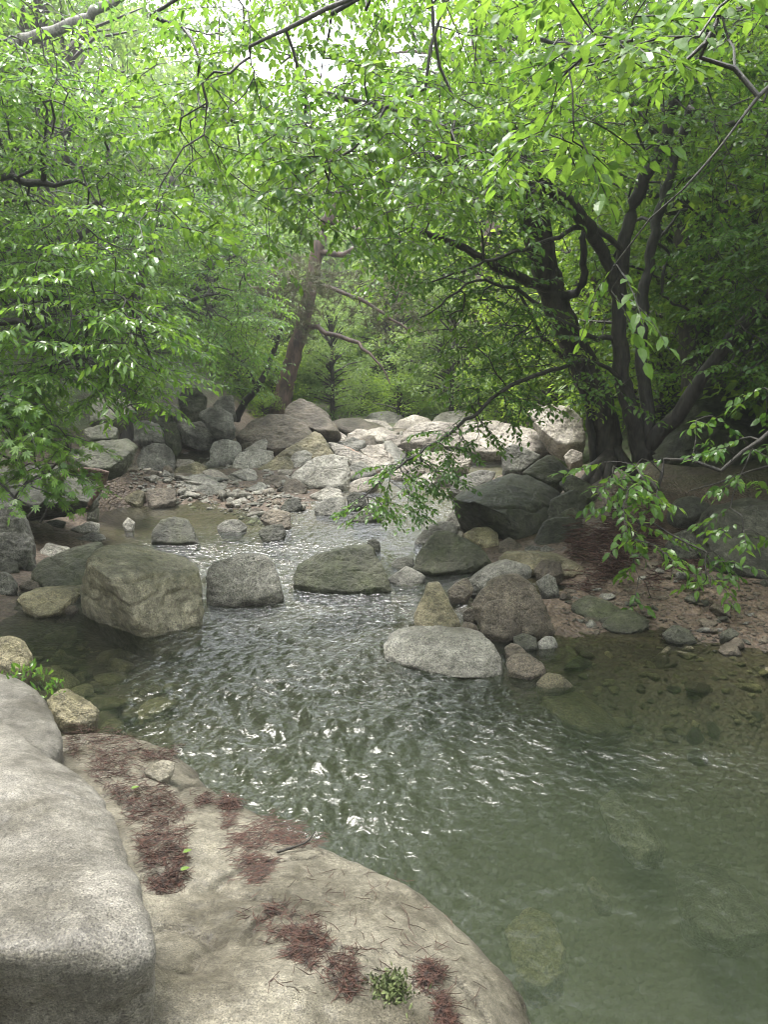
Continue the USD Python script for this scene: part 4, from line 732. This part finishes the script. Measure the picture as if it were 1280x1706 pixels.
pine(10, [L4((463,700,17.5,.24),(470,665,17.5,.21),(485,610,17.5,.18),(502,550,17.5,.165),(516,490,17.5,.15),(526,425,17.5,.14),(545,365,17.5,.13),(565,320,17.5,.1),(575,230,17.5,.06)),
          L4((530,420,17.5,.07),(570,425,17.2,.06),(610,412,17,.05),(650,420,16.8,.02)), L4((545,365,17.5,.06),(590,380,17.2,.05),(625,385,17,.03)), L4((560,330,17.5,.06),(530,340,17.3,.05),(500,345,17,.03)), L4((565,320,17.5,.05),(600,330,17.2,.04),(640,310,17,.02)),
          L4((515,490,17.5,.06),(470,470,17,.04),(420,480,16.6,.02)), L4((505,540,17.5,.06),(570,560,17,.05),(620,590,16.5,.03),(650,640,16.2,.012)), L4((520,470,17.5,.05),(600,500,17,.04),(680,550,16.6,.02))],
     [zone([(400,450),(500,420),(540,470),(520,560),(470,560),(410,530)], 130, 16.2, 18, 101), zone([(540,430),(700,460),(720,560),(640,560),(560,500)], 90, 16.2, 18, 102), zone([(480,250),(700,240),(700,340),(500,340)], 60, 16.5, 18.5, 103)],
     'leaning red-barked pine with sparse grey-green needles behind the domed boulder')
pine(11, [L4((800,700,20,.3),(800,550,20,.28),(815,430,20,.27),(832,350,20,.26),(822,250,20,.25),(808,130,20,.24),(795,20,20,.22),(785,-120,20,.18)), L4((822,250,20,.08),(900,160,19.5,.06),(980,110,19,.03)), L4((808,130,20,.07),(730,90,19.6,.05),(650,90,19,.02)), L4((800,60,20,.07),(880,30,19.6,.05),(950,20,19,.03))],
     [zone([(700,-40),(980,-60),(1000,120),(900,180),(780,120),(680,100)], 150, 18.6, 21, 111)], 'tall pine with reddish trunk showing through the canopy above centre right')
pine(12, [L4((1000,720,19,.28),(1000,550,19,.26),(998,400,19,.25),(990,280,19,.24),(970,150,19,.22),(950,0,19,.2),(940,-120,19,.15)), L4((970,150,19,.07),(1040,80,18.6,.05),(1100,60,18,.03))],
     [zone([(860,-60),(1150,-60),(1120,80),(980,120)], 90, 18, 20, 121)], 'second reddish pine trunk right of the tall one, mostly hidden by leaves')

# top left grey branch tree
t = Tree(13); gz = onground(-8.5, 13.5)
t.limb(np.array([np.r_[(-8.5,13.5,gz), .2], np.r_[(-8,13.5,5), .16], np.r_[at_dist(10,95,13), .1], np.r_[at_dist(95,52,12.8), .08], np.r_[at_dist(150,25,12.6), .07], np.r_[at_dist(205,-5,12.4), .05], np.r_[at_dist(280,-60,12), .03]]), 'trunk')
t.grow(zone([(-60,-60),(220,-80),(420,-60),(420,30),(200,40),(60,60),(-60,60)], 45, 11.5, 14, 131), L=.5, n=10, size=.09, side=3, tint=(.3, .9))
t.build('grey_branched_tree', ('bark_grey', 'bark_grey', 'leaf'), LEAF, 'pale grey bough slanting across the top left corner', single=30)

# ------------------------------------------------------------------ woods behind
def wood_proto(seed, name, leaf, label, group, H=8., W=3., clumps=60, per=110, size=.2, low=.3):
    r = np.random.default_rng(seed); T_ = thing(name, (0, 0, 0), label=label, cat='bush' if 'shrub' in name else 'tree', group=group)
    tr = np.array([(0, 0, -1), (.1, .05, H * .3), (-.1, .1, H * .6), (0, 0, H * .95)]); obj('trunk', tube(smooth_line(tr), np.linspace(.2, .03, 19), 8, 3, .15), M['bark_big'], T_, smooth=True)
    P, D, N, S, T, br = [], [], [], [], [], []
    for k in range(clumps):
        u = r.random(); z = H * (low + (1 - low) * u); rad = W * math.sin(math.pi * (.12 + .83 * u)) ** .7 * r.uniform(.45, 1.05); a = r.uniform(0, 6.28)
        c = np.array([rad * math.cos(a), rad * math.sin(a), z]); cr = r.uniform(.45, .95); br.append(tube(np.array([(0, 0, z * .8), c * [.5, .5, .95], c]), [.06, .035, .01], 4))
        q = unit(r.normal(0, 1, (per, 3))) * (r.random((per, 1)) ** .45) * cr * [1.15, 1.15, .6] + c; tt = r.uniform(.1, .9)
        P.append(q); d = unit((q - c) * [1, 1, .3] + r.normal(0, .35, (per, 3)) - [0, 0, .25]); D.append(d); N.append(unit(np.array([0, 0, 1.]) + r.normal(0, .45, (per, 3)))); S.append(size * r.uniform(.6, 1.25, per)); T.append(np.clip(tt + r.normal(0, .15, per), 0, 1))
    obj('boughs', cat_mesh(br), M['bark_big'], T_, kind='stuff')
    v, f, ti = leaf_mesh(*(np.concatenate(x) for x in (P, D, N, S, T)), DIAMOND); obj('crown', (v, f), M[leaf], T_, tint=ti)
    return T_
def place(path, x, y, s, rz, z=None, label=None, first=False, sz=None, group=None):
    name = path.split('/')[-1]; z = onground(x, y, -.3) if z is None else z
    if first: X = UsdGeom.Xform(stage.GetPrimAtPath(path)); X.ClearXformOpOrder()
    else:
        X = UsdGeom.Xform.Define(stage, numbered('/World/' + name)); p = X.GetPrim(); p.GetReferences().AddInternalReference(path); p.SetInstanceable(True); X.ClearXformOpOrder()
        src = stage.GetPrimAtPath(path).GetCustomData(); meta(p, label or src['label'], 'bush' if 'shrub' in name else 'tree', group or src.get('group'))
    X.MakeMatrixXform().Set(Gf.Matrix4d().SetScale(Gf.Vec3d(s, s, sz or s)) * Gf.Matrix4d().SetRotate(Gf.Rotation(Gf.Vec3d(0, 0, 1), rz)) * Gf.Matrix4d().SetTranslate(Gf.Vec3d(x, y, z)))
r = np.random.default_rng(77)
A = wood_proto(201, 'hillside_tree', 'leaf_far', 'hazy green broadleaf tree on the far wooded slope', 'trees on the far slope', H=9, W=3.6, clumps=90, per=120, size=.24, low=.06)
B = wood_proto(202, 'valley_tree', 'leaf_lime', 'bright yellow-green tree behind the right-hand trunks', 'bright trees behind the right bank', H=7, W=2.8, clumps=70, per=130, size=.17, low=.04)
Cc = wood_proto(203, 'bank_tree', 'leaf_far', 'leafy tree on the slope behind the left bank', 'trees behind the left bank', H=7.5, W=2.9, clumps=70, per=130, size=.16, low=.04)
spots = [(-3.5,36),(4.5,38),(7,35),(-6.5,33),(-11,34),(12,36),(0,44),(5,46),(-5,45),(-11,44),(11,45),(-17,40),(17,42),(-3,54),(3,55),(9,56),(-9,55),(-16,54),(16,55),(0,64),(7,66),(-7,66),(-23,50),(23,50),(-14,68),(14,68)]
for k, (x, y) in enumerate(spots): place(A, x + r.normal(0, .6), y + r.normal(0, .8), r.uniform(.8, 1.15) * (.55 if y < 30 else 1), r.uniform(0, 360), first=k == 0)
spots = [(4.2,17),(6.5,15.5),(8.5,13),(6.2,20),(9.5,18),(3.2,22.5),(7.5,25),(11.5,22),(11,14.5),(8.3,10.2),(10.5,9),(5.2,13.8),(2.2,26),(7.0,7.2),(7.4,4.4),(7.6,9.8),(5.9,11.6)]
for k, (x, y) in enumerate(spots): place(B, x, y, r.uniform(.75, 1.05), r.uniform(0, 360), first=k == 0)
spots = [(-4.6,21),(-7,18.5),(-9.5,16),(-6,24),(-9.5,22),(-12,19),(-9,12),(-11,10),(-3.5,26.5),(-8,27),(-12,26),(-8.5,9),(-6.2,15.2)]
for x, y, s_ in ((-1.3, 19.2, .42), (1.7, 19.6, .5), (3.1, 18.6, .46), (.3, 22.5, .62), (-2.9, 20.4, .5)): place(Cc, x, y, s_, r.uniform(0, 360), label='small leafy tree in the misty gap beyond the far boulders', group='small trees in the far gap')
for k, (x, y) in enumerate(spots): place(Cc, x, y, r.uniform(.8, 1.1), r.uniform(0, 360), first=k == 0)

Sh = wood_proto(204, 'undergrowth_shrub', 'leaf_lime', 'pale green bushy undergrowth at the far end of the stream', 'undergrowth shrubs beyond the far boulders', H=3.2, W=1.7, clumps=46, per=110, size=.13, low=.04)
spots = [(-2.6,20.5),(.1,24),(2.9,21.5),(.4,19.6),(2.4,20.2),(-.6,20.8),(3.6,19.5),(-1.6,23),(-4.2,19.5),(.2,25),(2.6,24.5),(-3,26),(1.4,28),(-1.2,27.5),(4.6,22.5),(6,18.5),(5.1,16.2),(-5.6,18.2),(3.8,27),(3.3,15.6),(4.0,14.6),(4.8,13.4),(2.9,17.3),(4.3,16.6),(-2.6,18.6),(-3.4,18.2),(3.2,18.6),(2.6,19.4),(-5,29),(0,30.5),(-2.5,31),(2.6,31),(5.5,29.5)]
for k, (x, y) in enumerate(spots): place(Sh, x, y, r.uniform(.7, 1.15) * (.55 if y < 19 else .5 if y < 23 else 1), r.uniform(0, 360), first=k == 0)
for x, y, s_, lb in ((-3.75, 14.9, .24, 'small leafy bush between the grey triangular boulder and the dark leaning sapling'), (-4.7, 14.6, .3, 'leafy bush above the long slanting slab'), (-5.6, 12.6, .32, 'leafy bush over the lined dark grey boulder'), (-2.7, 17.2, .25, 'small bush at the foot of the pine')): place(Sh, x, y, s_, r.uniform(0, 360), label=lb, group='small bushes on the left bank')
spots = [(-5.5,-3),(-2,-5.5),(2,-5),(5.5,-2.5),(8.5,1.5),(-8.5,1),(9,5.5),(-8,4.5),(-4,-8),(4,-8),(0,-7)]
for k, (x, y) in enumerate(spots): place(Cc, x, y, r.uniform(1., 1.25), r.uniform(0, 360), label='leafy tree standing behind the viewpoint', group='trees behind the viewpoint')

# ------------------------------------------------------------------ small things
def slab_pt(px, py):
    z = .25
    for _ in range(7): p = at_z(px, py, z); z = .5 * z + .5 * float(np.clip(SGRID(p[None, :2][:, ::-1])[0], .02, .6))
    p = at_z(px, py, z)
    return np.array([p[0], p[1], z])
def litter(label, poly, n, ln=.07, pts=None, thick=.001, zj=.012, thr=.12, seed=0, name='pine_litter', base_pts=None, dirbias=None):
    q = np.random.default_rng(seed); poly = np.array(poly, float); lo, hi = poly.min(0), poly.max(0); parts = []; got = 0
    X = []
    while len(X) < n:
        P = q.uniform(lo, hi, (n * 3, 2)); k = signed(P, poly) / np.ptp(poly, axis=0).min() + 1.2 * (fbm(np.c_[P / 20., 0 * P[:, 0]], 3, seed + 60) - .5) + q.normal(0, .09, len(P)); X += list(P[(k > thr) & (signed(P, poly) > -14)])
    for p in X[:n]:
        c = pts(*p); a = q.normal(dirbias, .5) if dirbias is not None else q.uniform(0, 6.28); d = np.array([math.cos(a), math.sin(a), q.normal(0, .10)]); L = ln * q.uniform(.5, 1.3); b = q.normal(0, .12) * L
        c = c + [0, 0, .003 + zj * q.random() ** 2]; lat = np.array([-d[1], d[0], 0])
        parts.append(tube(np.array([c - d * L / 2, c + lat * b, c + d * L / 2]), [thick, thick * 1.2, thick * .5], 3))
    return obj(name, cat_mesh(parts), M['litter'], label=label, cat='litter', kind='stuff')
litter('red-brown pine needles packed in the groove beside the big foreground boulder', [(112,1210),(150,1212),(230,1250),(252,1300),(300,1360),(312,1430),(280,1490),(262,1470),(240,1400),(220,1350),(190,1310),(140,1260),(112,1232)], 1700, pts=slab_pt, zj=.018, seed=1, thr=-.12)
litter('red needles spread on the middle of the slab edge with a black twig', [(370,1362),(440,1350),(520,1390),(540,1402),(470,1422),(430,1470),(392,1472),(375,1400)], 700, pts=slab_pt, zj=.010, seed=2, dirbias=.4)
litter('swirl of dark red needles in the centre of the slab', [(402,1500),(450,1515),(530,1535),(552,1570),(515,1612),(492,1590),(425,1545)], 520, pts=slab_pt, zj=.012, seed=3)
litter('thin patch of red needles near the moss tuft', [(545,1600),(590,1578),(622,1640),(606,1672),(578,1668)], 190, pts=slab_pt, zj=.010, seed=4)
litter('small clump of red needles right on the lower slab', [(688,1588),(742,1622),(716,1655),(696,1622)], 280, pts=slab_pt, seed=5)
litter('clump of red needles at the bottom edge of the slab', [(722,1655),(748,1662),(758,1720),(726,1720)], 200, pts=slab_pt, zj=.010, seed=6)
litter('streak of wet needles along the upper slab rim', [(305,1318),(345,1310),(400,1345),(385,1352),(330,1340)], 280, pts=slab_pt, seed=7)
litter('needles around the flat stone on the slab', [(215,1262),(300,1238),(312,1258),(250,1275)], 130, pts=slab_pt, seed=8)
litter('scattered single needles over the lower slab', [(420,1440),(640,1440),(800,1580),(820,1690),(600,1700),(420,1620)], 110, pts=slab_pt, zj=.002, seed=9)
def gpt(px, py, dz=.3):
    p = at_ground(px, py, dz); return np.array([p[0], p[1], ground_z(p[:1], p[1:2])[0]])
litter('heap of red-brown needles and bark under the right tree', [(945,880),(990,868),(1080,866),(1095,905),(1050,930),(1000,945),(955,925)], 1500, ln=.13, thick=.004, pts=gpt, zj=.22, seed=10)
litter('brown needle carpet in the shade by the dark right boulder', [(1080,850),(1180,845),(1190,890),(1180,940),(1090,930)], 900, ln=.1, thick=.003, pts=lambda a, b: gpt(a, b, .4), zj=.03, seed=11)
R('flat tan stone lying on the upper slab among needles', [(238,1284),(268,1268),(292,1274),(288,1292),(268,1305),(250,1297)], 'slab', name='stone', cat='stone', Y=float(slab_pt(268, 1305)[1]), t=.1, p=20, drop=.05)
def stick(label, pts, r, mat='bark', name='stick', cat='stick', sides=7):
    P = smooth_line(np.array(pts)); b = P[0].copy(); return obj(name, tube(P, np.linspace(r, r * .45, len(P)), sides, 4, .25), M[mat], smooth=True, label=label, cat=cat)
stick('short black twig on the slab rim', [slab_pt(462,1424) + [0,0,.012], slab_pt(492,1416) + [0,0,.016], slab_pt(512,1410) + [0,0,.022], slab_pt(526,1398) + [0,0,.035]], .006)
stick('bent pale-barked root bridging the recess at left', [at_dist(100,800,8.0), at_dist(115,787,7.9), at_dist(140,783,7.8), at_dist(168,785,7.7), at_dist(176,788,7.7)], .035, 'root', 'root', 'root')
stick('red-brown root dropping to the backwater', [at_dist(176,785,7.8), at_dist(172,800,7.8), at_dist(163,820,7.8), at_dist(152,835,7.8), at_dist(146,848,7.8)], .04, 'root', 'root', 'root')
stick('slanting dead stick standing in the left sand', [at_dist(42,866,8.2), at_dist(60,848,8.2), at_dist(85,825,8.2), at_dist(105,795,8.1)], .022, 'bark')
stick('second thin stick beside the slanting one in the left sand', [at_dist(67,871,8.1), at_dist(75,856,8.1), at_dist(82,836,8.1)], .016, 'bark')
stick('grey dead branch end at the far left over the recess', [at_dist(-20,812,7.6), at_dist(15,811,7.5), at_dist(38,809,7.5), at_dist(36,825,7.4)], .018, 'bark_grey')
q = np.random.default_rng(3)
def tuft(label, px, py, n, h, pts, mat='leaf', name='seedlings', cat='plant', spread=.05, tpl=NARROW):
    c = pts(px, py); P = np.tile(c, (n, 1)) + q.normal(0, spread, (n, 3)) * [1, 1, .25]; D = unit(q.normal(0, .6, (n, 3)) + [0, 0, .7]); v, f, ti = leaf_mesh(P, D, unit(q.normal(0, 1, (n, 3))), q.uniform(.5, 1.2, n) * h, q.random(n), tpl)
    return obj(name, (v, f), M[mat], tint=ti, label=label, cat=cat, kind='stuff')
tuft('dark moss tuft on the lower slab', 645, 1650, 500, .022, slab_pt, 'moss', 'moss_tuft', 'moss', spread=.035)
tuft('bright green seedlings behind the foreground boulder, left clump', 38, 1122, 60, .045, lambda a, b: at_z(a, b, .5), spread=.06)
tuft('bright green seedlings behind the foreground boulder, right clump', 72, 1146, 45, .04, lambda a, b: at_z(a, b, .46), spread=.045)
for lab, px, py in (('fallen pale yellow leaf beside the big foreground boulder', 219, 1324), ('fallen yellow-green leaf on the needle groove', 305, 1432), ('small green sprig leaf on the lower needle groove', 301, 1462)):
    p = slab_pt(px, py) + [0, 0, .03]; v, f, ti = leaf_mesh(p[None], np.array([[.8, .5, .1]]), np.array([[.1, -.2, 1.]]), np.array([.035]), np.array([.9]), LEAF); obj('fallen_leaf', (v, f), M['leaf_lime'], tint=ti, label=lab, cat='leaf')

# ------------------------------------------------------------------ air
hz = usdkit.material(stage, LK + 'haze', {'v': ('principled_volume', {'color': (.86, .92, .90), 'density': .0013, 'anisotropy': .3})}, volume='v.volume')
bx = trimesh.creation.box([190, 140, 70]); bx.apply_translation([0, 53, 70 / 2 - 3.2])
obj('haze', bx, hz, label='thin rainy mist in the valley air', kind='stuff')
